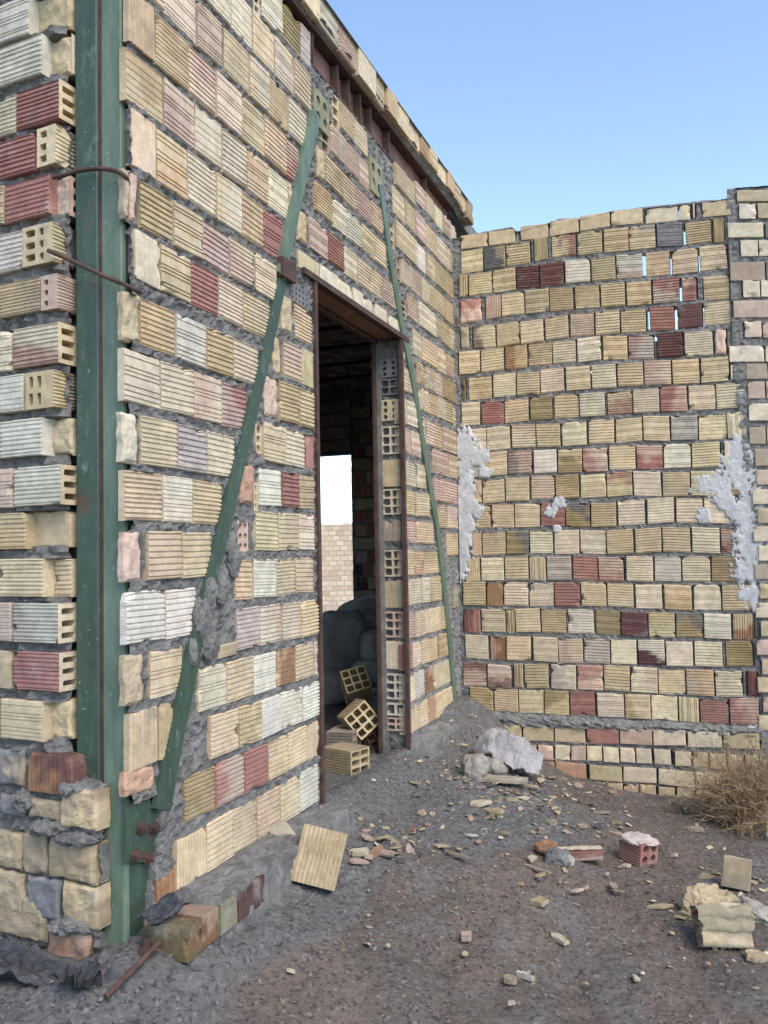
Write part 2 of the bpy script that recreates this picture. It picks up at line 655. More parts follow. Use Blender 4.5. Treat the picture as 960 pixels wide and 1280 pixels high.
def hollow_block(mb, size, nx, nz, col, ribs=(1, 1, 1, 1), broken=None, rnd=False, mi=0):
    """loose block in local axes: length along y, holes run along y; size w,l,h; base at z=0"""
    w, l, h = size
    f0 = Frame((0, -l / 2), (1, 0), (0, -1))
    f1 = Frame((0, l / 2), (-1, 0), (0, 1))
    g = .0035
    base = np.array(TINT[col[0]]) * random.uniform(.92, 1.08)
    for fr in (f0, f1):
        holes(mb, fr, -w / 2 + g, w / 2 - g, g, h - g, nx, nz, l * .45, col[0], rnd=rnd, mi=mi, tone=base)
    # the four ribbed sides
    def side(o, t, nn, up, width, height):
        kind = 0
        pb, pd = profile(0, height)
        pa = np.array([0, .01, .1, .25, .4, .55, .7, .85, .99, 1])
        A, B = np.meshgrid(pa, pb)
        s1 = random.uniform(0, 50)
        D = np.tile(pd[:, None], (1, len(pa))) + .002 * (vn(A * 9 + s1, B * 9, 0, 4) - .5)
        P = np.array(o) + A[..., None] * np.array(t) * width + B[..., None] * np.array(up) * height + D[..., None] * np.array(nn)
        mb.grid(P, two_tone(col, A, B), mi)
    side((w / 2, -l / 2, 0), (0, 1, 0), (1, 0, 0), (0, 0, 1), l, h)
    side((-w / 2, l / 2, 0), (0, -1, 0), (-1, 0, 0), (0, 0, 1), l, h)
    side((-w / 2, -l / 2, h), (0, 1, 0), (0, 0, 1), (1, 0, 0), l, w)
    side((w / 2, -l / 2, 0), (0, 1, 0), (0, 0, -1), (-1, 0, 0), l, w)


def fracture(mb, amount, seed, freq=14):
    """roughen every vertex of a builder by 3-D noise"""
    for i, v in enumerate(mb.v):
        o = np.stack([fbm(v[:, 0] * freq + 11 * k, v[:, 1] * freq, v[:, 2] * freq, seed + k * 31, 3) - .5 for k in range(3)], 1)
        mb.v[i] = v + o * amount


def lump(mb, rad, col, seed, sub=3, amount=.4, freq=1.6, sq=None, mi=0):
    """an irregular lump about the origin; rad = three half sizes; sq<1 squares it up"""
    import bmesh
    bm = bmesh.new()
    bmesh.ops.create_icosphere(bm, subdivisions=sub, radius=1)
    V = np.array([v.co[:] for v in bm.verts])
    Fc = [tuple(v.index for v in f.verts) for f in bm.faces]
    bm.free()
    if sq:
        V = np.sign(V) * np.abs(V) ** sq
    nz = fbm(V[:, 0] * freq + seed * 3.1, V[:, 1] * freq, V[:, 2] * freq, seed, 4) - .5
    V = V * (1 + amount * 2 * nz)[:, None]
    V = V * np.array(rad)
    C = np.array(TINT[col])[None] * (1 + .5 * (fbm(V[:, 0] * 25, V[:, 1] * 25, V[:, 2] * 25, seed, 3) - .5))[:, None]
    mb.add(V, Fc, C, mi)


def shard(mb, L, W, T, col, seed, mi=0, ribs=True):
    """a flat broken piece of block wall lying in local xy, base at z=0"""
    T = T * .7
    r = random.Random(seed)
    n = r.choice((5, 6, 7))
    an = sorted((i + r.uniform(.1, .9)) / n * 2 * math.pi for i in range(n))
    pts = [(math.cos(a) * L / 2 * r.uniform(.75, 1.1), math.sin(a) * W / 2 * r.uniform(.7, 1.1)) for a in an]
    # subdivide the outline for a ragged rim
    P = []
    for i in range(n):
        a, b = np.array(pts[i]), np.array(pts[(i + 1) % n])
        for t in (0, .33, .66):
            P.append(a + (b - a) * t + np.array([r.uniform(-1, 1), r.uniform(-1, 1)]) * min(L, W) * .03)
    P = np.array(P)
    k = len(P)
    c = P.mean(0)
    rings = []
    for s, z in ((.97, 0), (1.0, T * .3), (1.0, T * .85), (.965, T), (.5, T * r.uniform(.85, 1.05))):
        q = c + (P - c) * s
        zz = z + np.array([r.uniform(-.12, .12) * T for _ in range(k)]) * (z > 0)
        rings.append(np.concatenate([q, zz[:, None]], 1))
    V = np.concatenate(rings + [np.array([[c[0], c[1], T]])])
    Fc = []
    for i in range(4):
        for j in range(k):
            Fc.append((i * k + j, i * k + (j + 1) % k, (i + 1) * k + (j + 1) % k, (i + 1) * k + j))
    for j in range(k):
        Fc.append((4 * k + j, 4 * k + (j + 1) % k, 5 * k))
    C = np.array(TINT[col])[None] * .82 * (1 + .3 * (rng.random((len(V), 1)) - .5))
    mb.add(V, Fc, C, mi)
# =================================================================== long wall with the doorway
WL = Wall(FL)
WL.ribk = 1.35
zL = lambda y160, d=0.0: FL.at(160, y160, d)[1]
ROWS_A = [
    (-248, -181, '158c190 191p222 223c252 253y280 281c305 306e310 329pw355 355l377 377g389'),
    (-172, -105, '158p196 197c230 231y259 259p288.5 290.6p316.7 318c344 345pc368 369c389'),
    (-95, -29, '158c183 184p206 207p247 248kp278 281c311.5 312.5pc336.5 337.5o360 362p384'),
    (-20, 48, '162t|193.5 195oc236.7 238kp271 272p303 304yc331 331c358 359kr375'),
    (56, 122, '160oc205.4 206.4kp244 245p278 279p309 310oc336 337p361 361.5c370'),
    (129, 200, '167p|197 198oc235.5 236.5p271 272pc303 304y330 331r355'),
    (212, 273, '157e#163 164k#172 177yo=216.5 217.8c254 255.3kg287.5 288.6kp318 320c346'),
    (281, 343, '170p|200 201.5tc238.5 239.8r=274 274.4p304 306c338'),
    (364, 426, '156t#176.5 178o=220 221.6w258 258.8o=292 293p323'),
    (435, 501, '158p202 203p243.8 244.5kp279 279.4kr=310'),
    (515, 578, '156p#173 177c=222.4 223.4g260.5 261.6p294.5'),
    (588, 651, '159c=204.7 206pw242.3 243.8c=279.7'),
    (663, 727, '158k#178 185c=227 228.5c=263.6'),
    (740.5, 807, '159.7w=208 209w=246'),
    (820, 883, '157t#178 190.5cy230.5'),
    (893, 966, '165c|198.8 200y|216'),
    (968, 998, '158q#193'),
]
for yt, yb, t in ROWS_A:
    WL.row_const(160, yt, yb, t)
ROWS_B = [
    (394, 391.7, 434, '353t#364.5 369.5c=390.5'),
    (394, 442, 486, '343t#352 355.7kc377.6 378.6t|392.4'),
    (394, 492, 537, '333k#348.5 350.5y=375 375y=392.7'),
    (394, 545, 588, '330c358 359p382 384.5r_394'),
    (394, 596, 637, '302q#319 325.8w353 354r=374.6 375.6y395'),
    (394, 644, 688, '320c=347.4 349c373.6 374.6pk394'),
    (394, 697, 740, '296cy316.6 318.7w346.8 347.8c=370.5 371.5c=393'),
    (394, 749, 793, '297.6g327 328pk352.8 354.5p377.3 378c=398'),
    (394, 783, 796, '273c=297'),
    (394, 802, 845, '250.5p285.2 286c=318.5 319w346.8 347.8no370.5 371.5c=393.6 394.6p400'),
    (394, 853, 896, '263.8c=298.3 299yc326.8 327.5w352.6 353w378.8 379.7w=400'),
    (394, 903, 947, '232.6l270.3 271.3kr=305.5 306.5r=335.5 336.5y=361.5 362.3c385.2 386.2c|400'),
    (394, 958, 1006, '222c|258 259c=292 293c=322.3 323.5c351.6 352.6c=376 377w=400'),
    (394, 984, 1011, '199n|221.5'),
]
for r in ROWS_B:
    WL.row_const(*r)
ROWS_D = [
    (434, 134, 168, '426c443 443.7c461'),
    (434, 175, 210, '414pk433.8 434.4k450 450.6kp469'),
    (420, 204, 240, '398t#406 407.5yc429.7 430.4c446.4 446.8k463.8 464.4c479.5'),
    (420, 248, 284, '393.7oc416 417p434.4 435.4w452.8 453.4y468 469c483.5'),
    (420, 296, 333, '373y#385 387.5k410 411r430.3 431p447.5 448.6c464 464.6c479.6 480kc496'),
]
for r in ROWS_D:
    WL.row_const(*r)
ROWS_C = [
    (520, 232, 258, '494.6c508 508.4c520'),
    (520, 224, 250, '521k532 533c544 544.7c554.4 555k563 564c571'),
    (520, 263, 294, '492c507 507.5c519.7 520k532 533c547 547.4p562.8 563c571.5'),
    (520, 300, 331, '495.7c520.7 521.4w533 533.6c545 545.5c561 561.4y571.6'),
    (520, 337, 367, '502.5p517.3 517.7k528.6 529p538.8 539c557.4 558o570.5'),
    (520, 373, 403, '510kc522.4 523.8p545 545.4cy562.4 563c572'),
    (520, 412, 444, '517.5p528 529ok548.6 549c558.6 559kc572'),
    (520, 449, 478, '522y532 533p544.5 545k554 554.7o571.6'),
    (528, 484, 513, '527.8p538 538.8o548 548.6p557.6 558y567 567.4c573'),
    (534, 524, 555, '534p544 544.7o553.4 554.5ck572.7'),
    (541, 561, 591, '541k560.3 560.8cy573'),
    (544, 597, 626, '544k555 555.6kc572.8'),
    (550, 631, 660, '549.7c559.2 560kc573'),
    (558, 666, 694, '558.4yc572.6'),
    (568, 735, 760, '567e573'),
    (505, 428, 449, '504y#512'),
    (505, 458, 488, '505kc517.6'),
    (505, 498, 529, '504c508 508.6p522'),
    (505, 534, 566, '505.5k514.4 515.2kp526.6'),
    (507, 575, 606, '507p520.6 521.2pk532.4'),
    (507, 612, 643, '507c=519.6 520.4c537.6'),
    (509, 650, 679, '508.5k=520.6 521.6c542.5'),
    (508, 688, 720, '508.3c=518.6 519o=530 531cy550'),
    (509, 724, 758, '508.6c515.4 516.2p=527.8 528.4p538 538.6y552.6'),
    (510, 767, 800, '510k520 520.5c=531.4 532p541.6 542c=552 552.6y560.5'),
    (510, 806, 839, '509.6r516.4 517p527.6 528.4c=538.8 539.3y548.4 549yl563'),
    (512, 844, 879, '511.6p=521 521.6w=532 533nk543 543.6c565'),
    (512.5, 885, 919, '512c=525 525.6c=536 536.6q|544 544.6yc569'),
]
for r in ROWS_C:
    WL.row_const(*r)
# hollow ends and broken bits that look out of the wall face
def l_holes(x0, x1, y0, y1, nx, nz, col, rnd=False, d=-.012):
    u0, zb = FL.at(x0, y1)
    u1, _ = FL.at(x1, (y0 + y1) / 2)
    _, zt = FL.at(x0, y0)
    holes(WL.mb, FL, u0, u1, zb, zt, nx, nz, .07, col, d=d, rnd=rnd)
    WL.marks.append([(u0, zb), (u1, zb), (u1, zt), (u0, zt)])
l_holes(300, 313, 650, 690, 2, 3, 'k', True)
l_holes(320.5, 325, 603, 640, 1, 3, 'c')
l_holes(322.5, 329.5, 530, 566, 1, 3, 'c')
l_holes(366, 388, 352, 374, 5, 3, 'm', True)
l_holes(418, 425.4, 115, 157, 1, 3, 'c')
l_holes(404, 413, 158, 186, 1, 2, 'e')
l_holes(320, 327, -10, 24, 1, 3, 'p')
l_holes(489.5, 494.5, 274, 309, 1, 3, 'c')
l_holes(498, 502, 318, 347, 1, 2, 'e')
l_holes(487.5, 494, 330, 352, 1, 2, 'k')
l_holes(503, 509, 372, 396, 1, 3, 'e')
l_holes(522.5, 527, 482, 514, 1, 3, 'c')
l_holes(529, 533, 520, 552, 1, 3, 'p')
l_holes(536, 540.5, 590, 622, 1, 3, 'p')

# the doorway
XJ0, XJ1 = 397.5, 507
uJ0 = FL.at(XJ0, 700)[0]
uJ1 = FL.at(XJ1, 690)[0]
zHead = FL.at(400, 352)[1]
WL.row_const(400, 328, 349, '376y_402 402.5p_425 425.5p_443 443.5p_456 456.6p_470 470.5p_486 489p_503', d=0.012, dep=.09)
for M_ in WL.marks[-7:]:
    pass
zBB = zL(-199)           # underside of the beam
zTop = zL(-262)
gus_u1 = FL.at(203, 1080)[0]
zg0, zg1 = FL.at(160, 1012)[1], FL.at(160, 1200)[1]
WL.deep.append((lambda U, Z: (U < gus_u1 * (.55 + .45 * sst(zg1, zg0, Z))) & (Z < zg0), -.14))
u_door_cut = lambda U, Z: (U > uJ0 - .01) & (U < uJ1 + .01) & (Z < zHead)
WL.cuts.append(u_door_cut)
WL.mortar(.0, uc + .02, -.15, zBB - .01, .0105, seed=1, base=-.005, amp=.032)
wall_L = WL.mb.build('block_wall', [M_BRICK, M_MORT])
tag(wall_L, 'long hollow clay block wall with the tall doorway and rough grey joints', 'wall')

# inner skin of the wall, the doorway reveal and the footing are parts of it
ib = MB()
for (u0, u1, z0, z1) in ((.24, uJ0, -.3, 4.5), (uJ1, 11.0, -.3, 4.5), (uJ0, uJ1, zHead + .0, 4.5)):
    ib.fbox(FL, u0, u1, z0, z1, -.205, -.16, (.2, .19, .17))
ib.fbox(FL, uc + .03, 11.0, -.3, zBB, -.16, -.06, (.2, .2, .2))
ib.build('inner_skin', [M_MORT], wall_L)
FJ = Frame(FL.p(uJ1, 0)[:2], -nL, -dL)           # right-hand reveal, runs into the wall
jb = MB()
jm = Wall(FJ)
REV = [(448, 470, 'm', 'h23r'), (472, 492, 'm', 'h22'), (498, 524, 'c', 'h23r'), (531, 566, 'p', 'h23'), (573, 607, 'y', '_'),
       (610, 642, 'p', 'h23'), (650, 676, 'e', '|'), (687, 721, 'p', 'h23'), (727, 761, 'y', '|'), (766, 799, 'k', 'h23'),
       (804, 840, 'p', '|'), (846, 879, 'w', 'h23'), (884, 900, 'w', 'h21'), (903, 920, 'k', 'h22')]
for y0, y1, c_, st in REV:
    za = FL.at(503, y1)[1]
    zb_ = FL.at(503, y0)[1]
    Q = [(.03, za), (.17, za), (.17, zb_), (.03, zb_)]
    if st[0] == 'h':
        holes(jm.mb, FJ, .03, .17, za, zb_, int(st[1]), int(st[2]), .08, c_, d=-.006, rnd=st.endswith('r'))
        jm.marks.append(Q)
    else:
        block(jm.mb, FJ, Q, c_, st, d0=-.006)
        jm.marks.append(Q)
jm.mortar(.0, .2, -.1, zHead, .012, seed=4, base=-.018, amp=.03)
jm.mb.build('door_reveal', [M_BRICK, M_MORT], wall_L)
FJ0 = Frame(FL.p(uJ0, 0)[:2], -nL, dL)
jm0 = Wall(FJ0)
for i in range(13):
    z0 = .15 + i * .222
    Q = [(.03, z0), (.17, z0), (.17, z0 + .19), (.03, z0 + .19)]
    if i % 3 == 1:
        block(jm0.mb, FJ0, Q, 'c', '|', d0=-.004)
    else:
        holes(jm0.mb, FJ0, .03, .17, z0, z0 + .19, 2, 3, .08, random.choice('cpek'), d=-.006)
    jm0.marks.append(Q)
jm0.mortar(.0, .2, -.1, zHead, .014, seed=5, base=-.018, amp=.03)
jm0.mb.build('door_reveal', [M_BRICK, M_MORT], wall_L)
# mortar footing along the base
zk = FL.at(236, 1156, .19)[1]
def footing(x0, x1, y0, y1, dout, zo, seed):
    fb = MB()
    ua, ub = FL.at(x0, y0)[0], FL.at(x1, y1)[0]
    za, zb_ = FL.at(x0, y0)[1], FL.at(x1, y1)[1]
    n = int((ub - ua) / .012) + 2
    us = np.linspace(ua, ub, n)
    ts = np.linspace(0, 1, 30)
    U, T = np.meshgrid(us, ts, indexing='ij')
    s = (U - ua) / (ub - ua)
    zin = za + (zb_ - za) * s + .01
    a = np.clip(T / .7, 0, 1)
    dd = -.03 + (dout + .03) * a
    zz = zin + (zo - zin) * a ** 1.3 - np.clip(T - .7, 0, 1) * .9
    w = fbm(U * 20, T * 6, 0, seed, 5) - .5 + .5 * (vn(U * 45, T * 14, 0, seed) - .5)
    en = sst(0, .06, s) * sst(1, .96, s)
    dd = -.03 + (dd + .03) * (.15 + .85 * en)
    zz = zz - .10 * (1 - en)
    fb.grid(FL.p(U, zz + w * .04 * np.sin(np.clip(a, 0, 1) * 2.6), dd + w * .05 * a), (.2, .2, .2))
    fb.build('footing', [M_MORT], wall_L)
footing(205, 400.5, 1126, 1006, .192, zk + .012, 31)
footing(509, 574, 928, 884, .16, FL.at(540, 930, .16)[1], 32)
# the low brick kerb under the footing
kb = Wall(FL)
def kerb(x0, x1, col, st, dz=0):
    ua, ub = FL.at(x0, 1170 - .75 * (x0 - 236), .2)[0], FL.at(x1, 1170 - .75 * (x1 - 236), .2)[0]
    block(kb.mb, FL, [(ua, zk - .12), (ub - .004, zk - .12), (ub - .004, zk + dz), (ua, zk + dz)], col, st, dep=.19, d0=.2 + random.uniform(-.006, .006))
kerb(236, 254, 'n', '_')
kerb(255, 275, 'nk', '|', -.006)
kerb(276, 297, 'e', '_', -.004)
kerb(298, 331, 'd', '_', -.008)
FE0 = Frame(FL.p(FL.at(236, 1165, .2)[0] - .004, 0, .2)[:2], -nL, -dL)
block(kb.mb, FE0, [(0, zk - .125), (.17, zk - .125), (.17, zk), (0, zk)], 'hl', '_', d0=.004)
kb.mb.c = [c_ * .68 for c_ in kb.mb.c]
kb.mb.build('kerb_course', [M_BRICK], wall_L)

# =================================================================== steel in the long wall
beam = empty('steel_beam', FL.p(0, zBB - .003, 0), label='rusty red steel beam with web stiffeners under the parapet', cat='beam')
def part(name, mats, fn, root):
    mb = MB()
    fn(mb)
    o = mb.build(name, mats)
    put(o, root)
    return o
ub0, ub1 = -.2, uc + 1.2
part('bottom_flange', [M_RUST], lambda m: m.fbox(FL, ub0, uc - .02, zBB, zBB + .014, -.16, -.013), beam)
part('top_flange', [M_RUST], lambda m: m.fbox(FL, ub0, uc + .05, zTop - .014, zTop, -.16, .016), beam)
part('web', [M_PRIMER], lambda m: m.fbox(FL, ub0, uc + .05, zBB + .016, zTop - .016, -.075, -.055), beam)
for x in (337, 384, 387, 418.5, 432.5, 447, 460, 483, 530):
    u = FL.at(x, 684 - 860 * (895 - x) / 735, -.03)[0]
    part('stiffener', [M_RUST], lambda m: m.fbox(FL, u - .007, u + .007, zBB + .018, zTop - .018, -.054, -.006), beam)

# parapet: leaning blocks on a bed of mortar
par = Wall(FL)
zP0 = FL.at(439.6, 77, .058)[1]
zP1 = FL.at(443.8, 52, .058)[1]
u = -.35
k = 0
while u < uc + .48:
    w = random.choice((.20, .21, .27, .30, .22))
    z0 = zP0 + .02 * math.sin(u * 2.1) + random.uniform(-.006, .006)
    dd = .058 + random.uniform(-.012, .012)
    block(par.mb, FL, [(u, z0), (u + w - .008, z0 + random.uniform(-.006, .006)), (u + w - .008 + random.uniform(0, .008), zP1 + random.uniform(-.008, .012)), (u, zP1 + random.uniform(-.008, .012))],
          random.choice(('c', 'c', 'kc', 'c', 'c', 'p', 'k', 'o', 'p')), random.choice(('', '', '_')), dep=.2, d0=dd)
    u += w
    k += 1
n = 260
us = np.linspace(-.35, uc + .42, n)
ts = np.linspace(0, 1, 9)
U, T = np.meshgrid(us, ts, indexing='ij')
w = fbm(U * 16, T * 2.5, 0, 61, 4) - .5
par.mb.grid(FL.p(U, zTop + .002 + (zP0 + .012 - zTop) * T + w * .03, .012 + .042 * T ** 2 + w * .05), (.2, .2, .2), 1)
par.mb.grid(FL.p(U, zP1 - .012 + .04 * (fbm(U * 13, T * 4, 0, 66, 4) - .3) * np.sin(T * math.pi), .07 - .22 * T), (.2, .2, .2), 1)
parapet = par.mb.build('parapet', [M_BRICK, M_MORT])
tag(parapet, 'overhanging course of pale clay blocks along the top of the long wall', 'parapet')

# diagonal braces lying in the wall
def bar_px(mb, fr, pts, w0, w1, d0, d1, wob=.004):
    """a flat bar along pixel points on the frame; w in metres"""
    P = [np.array(fr.at(x, y, d0)) for x, y in pts]
    n = len(P)
    vs = []
    for i, p in enumerate(P):
        t = P[min(i + 1, n - 1)] - P[max(i - 1, 0)]
        t /= np.linalg.norm(t)
        nn = np.array([t[1], -t[0]])
        w = w0 + (w1 - w0) * i / max(n - 1, 1)
        a, b = p + nn * w / 2, p - nn * w / 2
        vs += [fr.p(*a, d0), fr.p(*b, d0), fr.p(*b, d1), fr.p(*a, d1)]
    Fc = []
    for i in range(n - 1):
        for k in range(4):
            Fc.append((i * 4 + k, i * 4 + (k + 1) % 4, (i + 1) * 4 + (k + 1) % 4, (i + 1) * 4 + k))
    Fc += [(3, 2, 1, 0), tuple((n - 1) * 4 + k for k in range(4))]
    mb.add(np.array(vs), Fc, (.5, .5, .5))

br1 = empty('steel_brace', FL.p(*FL.at(190, 1060), 0), label='long green diagonal brace rising from the column foot past the door head', cat='brace', group='diagonal steel braces in the wall')
part('flat_bar', [M_GREEN2], lambda m: bar_px(m, FL, [(353, 345), (372, 252), (385, 193), (396.5, 143)], .078, .092, .018, -.01), br1)
part('flat_bar', [M_GREEN], lambda m: bar_px(m, FL, [(204, 1012), (219, 930), (236, 850), (250, 788), (268, 710), (283, 650), (310, 540), (336, 432), (356, 340)], .108, .076, .006, -.014), br1)
def splice(m):
    u, z = FL.at(357, 334, .03)
    m.fbox(FL, u - .03, u + .12, z - .05, z + .05, .0, .032)
part('splice_plate', [M_RUST], splice, br1)

def bolt(m, fr, u, z, d, r=.013, l=.006):
    c = fr.p(u, z, d)
    nn = np.array([fr.n[0], fr.n[1], 0])
    m.tube([c - nn * .01, c + nn * .008], r * 1.9, (.4, .4, .4), 10)
    m.tube([c + nn * .008, c + nn * .024], r * 1.45, (.4, .4, .4), 6)
    m.tube([c + nn * .024, c + nn * (.024 + l)], r * .8, (.4, .4, .4), 8)
def gus(m):
    pts = [(157, 1000), (203, 1000), (199, 1050), (186, 1078), (157, 1078)]
    P = [FL.at(x, y, -.022) for x, y in pts]
    V = [FL.p(a, b, -.022) for a, b in P] + [FL.p(a, b, -.038) for a, b in P]
    k = len(P)
    m.add(np.array(V), [tuple(range(k)), tuple(range(2 * k - 1, k - 1, -1))] + [(i, (i + 1) % k, k + (i + 1) % k, k + i) for i in range(k)], (.4, .4, .4))
gp_ = part('gusset_plate', [M_GREEN], gus, br1)
for x, y in ((175, 1035), (191, 1035), (168, 1069), (183, 1072)):
    u, z = FL.at(x, y, -.022)
    o = part('bolt', [M_RUST], lambda m: bolt(m, FL, u, z, -.022), br1)
    o.parent = gp_
    o.matrix_parent_inverse = Matrix()
    o.matrix_world = Matrix()
part('strut', [M_GREEN], lambda m: bar_px(m, FL, [(172, 1165), (184, 1080), (196, 1010)], .15, .12, -.05, -.12), br1)

br2 = empty('steel_brace', FL.p(*FL.at(569, 877), 0), label='narrow green diagonal brace running down to the inner corner past the door', cat='brace', group='diagonal steel braces in the wall')
part('flat_bar', [M_GREEN2], lambda m: bar_px(m, FL, [(476.5, 231), (484, 285), (489.5, 325), (503, 405), (519, 484), (532, 567), (542, 628), (548, 662), (556, 730), (564, 810), (570, 880)], .078, .085, .012, -.012), br2)
for (x, y, rx, rz, a_) in ((262, 742, .05, .07, 1), (252, 772, .075, .085, 2), (262, 806, .07, .06, 3), (240, 815, .03, .06, 4), (292, 700, .05, .08, 5), (277, 735, .05, .07, 6)):
    u, z = FL.at(x, y)
    m2, sm = MB(), MB()
    lump(m2, (rx, .022, rz), 'm', 300 + a_, 5, .30, 2.6)
    for v in m2.v:
        g_ = (fbm(v[:, 0] * 60, v[:, 1] * 60, v[:, 2] * 60, 9, 3) - .5) * .02
        sm.add(FL.p(u + v[:, 0], z + v[:, 2], .0 + v[:, 1] + g_), m2.f, (.2, .2, .2))
    sm.build('mortar_smear', [M_MORT], wall_L)
# apex plates with bolt holes
def apex(m, x0, x1, y0, y1):
    u0, zb = FL.at(x0, y1, .004)
    u1, _ = FL.at(x1, (y0 + y1) / 2, .004)
    zt = FL.at(x0, y0, .004)[1]
    holes(m, FL, u0, u1, zb, zt, 2, 2, .014, 'y', d=.004, rim=.034, rnd=True)
part('end_plate', [M_OLIVE], lambda m: apex(m, 393, 411, 108, 152), br1)
part('end_plate', [M_OLIVE], lambda m: apex(m, 463, 478, 194, 236), br2)

# the doorway's steel frame
df = empty('door_frame', FL.p((uJ0 + uJ1) / 2, .15, 0), label='rusty brown steel frame lining the tall empty doorway', cat='door frame')
zS = .0
for (ua, ub_) in ((uJ0 - .010, uJ0 + .024), (uJ1 - .030, uJ1 + .008)):
    part('jamb', [M_RUST], lambda m: m.fbox(FL, ua, ub_, zS, zHead + .015, -.014, .012), df)
for (ua, ub_) in ((uJ0 - .002, uJ0 + .03), (uJ1 - .04, uJ1 - .002)):
    part('jamb', [M_RUST], lambda m: m.fbox(FL, ua, ub_, zS, zHead, -.212, -.192), df)
part('header', [M_RUST], lambda m: m.fbox(FL, FL.at(377, 330)[0], uJ1 + .12, zHead - .022, zHead + .012, -.030, .017), df)
part('header', [M_RUST], lambda m: m.fbox(FL, uJ0, uJ1, zHead - .04, zHead, -.212, -.175), df)
hb = Wall(FL)
part('soffit', [M_BRICK], lambda m: m.fbox(FL, uJ0, uJ1, zHead - .004, zHead + .02, -.174, -.036, TINT['n']), df)

# =================================================================== the column at the corner
col = empty('steel_column', FC.p(FC.at(125, 1190)[0], .02, -.09), label='green painted box column with a rusty seam at the building corner', cat='column')
ucl, ucr = FC.at(93.7, 700)[0], FC.at(155.2, 700)[0]
us_ = FC.at(125.5, 700)[0]
def flange(m, a, b, d0):
    # rounded-edge flat with a slightly dished face
    prof = [(a, -.02), (a + .004, -.004), (a + .010, 0), (a + (b - a) * .5, -.0015), (b - .010, 0), (b - .004, -.004), (b, -.02)]
    zs = np.linspace(0, 4.75, 60)
    P = np.array([[FC.p(u, z, d + d0 + .0015 * math.sin(z * 3 + a * 9)) for u, d in prof] for z in zs])
    m.grid(P, (.4, .4, .4))
part('flange', [M_GREEN], lambda m: flange(m, ucl, us_ - .005, -.001), col)
part('flange', [M_GREEN2], lambda m: flange(m, us_ + .005, ucr, 0), col)  # right half paler: its brighter reflection is put into the colour
part('weld_seam', [M_RUST], lambda m: m.fbox(FC, us_ - .007, us_ + .007, 0, 4.75, -.03, -.006), col)
def shaft(m):
    m.fbox(FC, ucl + .001, ucr - .001, 0, 4.74, -.19, -.021)
part('shaft', [M_GREEN], shaft, col)
def stiff(m):
    a, z0 = FC.at(156, 1178)
    b, z1 = FC.at(180, 1214)
    P = [(a - .02, z0 + .02), (b, z1), (a - .02, z1 - .04)]
    V = [FC.p(u, z, -.01) for u, z in P] + [FC.p(u, z, -.026) for u, z in P]
    m.add(np.array(V), [(0, 1, 2), (5, 4, 3), (0, 1, 4, 3), (1, 2, 5, 4), (2, 0, 3, 5)], (.4, .4, .4))
part('foot_stiffener', [M_GREEN], stiff, col)

# bent ties round the column
def tie(pts, ds, r, label):
    P = []
    for (x, y), d in zip(pts, ds):
        u, z = FC.at(x, y, d)
        P.append(FC.p(u, z, d))
    P = np.array(P)
    # smooth
    for _ in range(3):
        Q = [P[0]]
        for i in range(len(P) - 1):
            Q += [.75 * P[i] + .25 * P[i + 1], .25 * P[i] + .75 * P[i + 1]]
        Q.append(P[-1])
        P = np.array(Q)
    m = MB()
    m.tube(P, [r * (1 + .08 * math.sin(i * 2.2)) for i in range(len(P))], (.3, .3, .3), 8)
    o = m.build('rebar_tie', [M_RUST], smooth=True)
    tag(o, label, 'steel tie', 'bent bars tying the column to the masonry')
tie([(66, 222), (84, 218), (98, 213), (126, 210), (148, 214), (158, 221), (161, 232), (156, 238)], [.05, .05, .045, .035, .035, .03, -.02, -.06], .0085, 'rusty bar hooked round the green column at the purple block, upper tie')
tie([(60, 313), (72, 318), (95, 328), (125, 343), (150, 353), (163, 359), (176, 366)], [.085, .08, .05, .03, .028, .02, -.03], .0085, 'rusty bar slanting down across the green column, lower tie')

# =================================================================== facade left of the column
WF = Wall(FF)
def frow(xr, yt, yb, text, end=None, hole=None, side=None):
    """end: tint of the hollow end at the right; hole: (x0,x1,nx,nz,tint) block laid end-on; side: ribbed flank behind it"""
    z1, z0 = FF.at(xr, yt)[1], FF.at(xr, yb)[1]
    sp = spec(text)
    for i, (a, code, b) in enumerate(sp):
        u0, u1 = FF.at(a, (yt + yb) / 2)[0], FF.at(b, (yt + yb) / 2)[0]
        last = i == len(sp) - 1
        d0 = random.uniform(-.004, .004)
        if '#' in code and a > 30:
            pass
        if b > 80 and yt < 935:
            d0 -= .055 if '#' in code else .06
            u1 = FF.at(b, (yt + yb) / 2, d0)[0] - .01
            u0 = FF.at(a, (yt + yb) / 2, d0)[0]
        j = random.uniform(-.003, .003)
        Q = [(u0 + .002, z0 + j), (u1 - .002, z0 + j + random.uniform(-.003, .003)), (u1 - .002, z1 + j), (u0 + .002, z1 + j)]
        sides = 'lbt' if (last and end) else 'lrbt'
        WF.quad(Q, code, d0=d0, sides=sides, dep=.10 if yt < 935 else .075)
        if last and end:
            E = Frame(FF.p(u1 - .002, 0, d0)[:2], -nF, dF)
            holes(WF.mb, E, 0, .105, z0 + j, z1 + j, 1, 3, .10, end, d=.001, rim=.022, shell=False)
    if hole:
        a, b, nx, nz, tint, xe = hole
        u0, u1 = FF.at(a, (yt + yb) / 2)[0], FF.at(b, (yt + yb) / 2)[0]
        holes(WF.mb, FF, u0, u1, z0, z1, nx, nz, .11, tint, rim=.020)
        WF.marks.append([(u0, z0), (u1, z0), (u1, z1), (u0, z1)])
        E = Frame(FF.p(u1 + .001, 0)[:2], -nF, dF)
        block(WF.mb, E, [(0, z0), (.11, z0 + .004), (.11, z1 - .006), (0, z1)], tint, '=', dep=.05, d0=.004)
frow(35, -8, 40, '-60p-20 -18w35 36y#90')
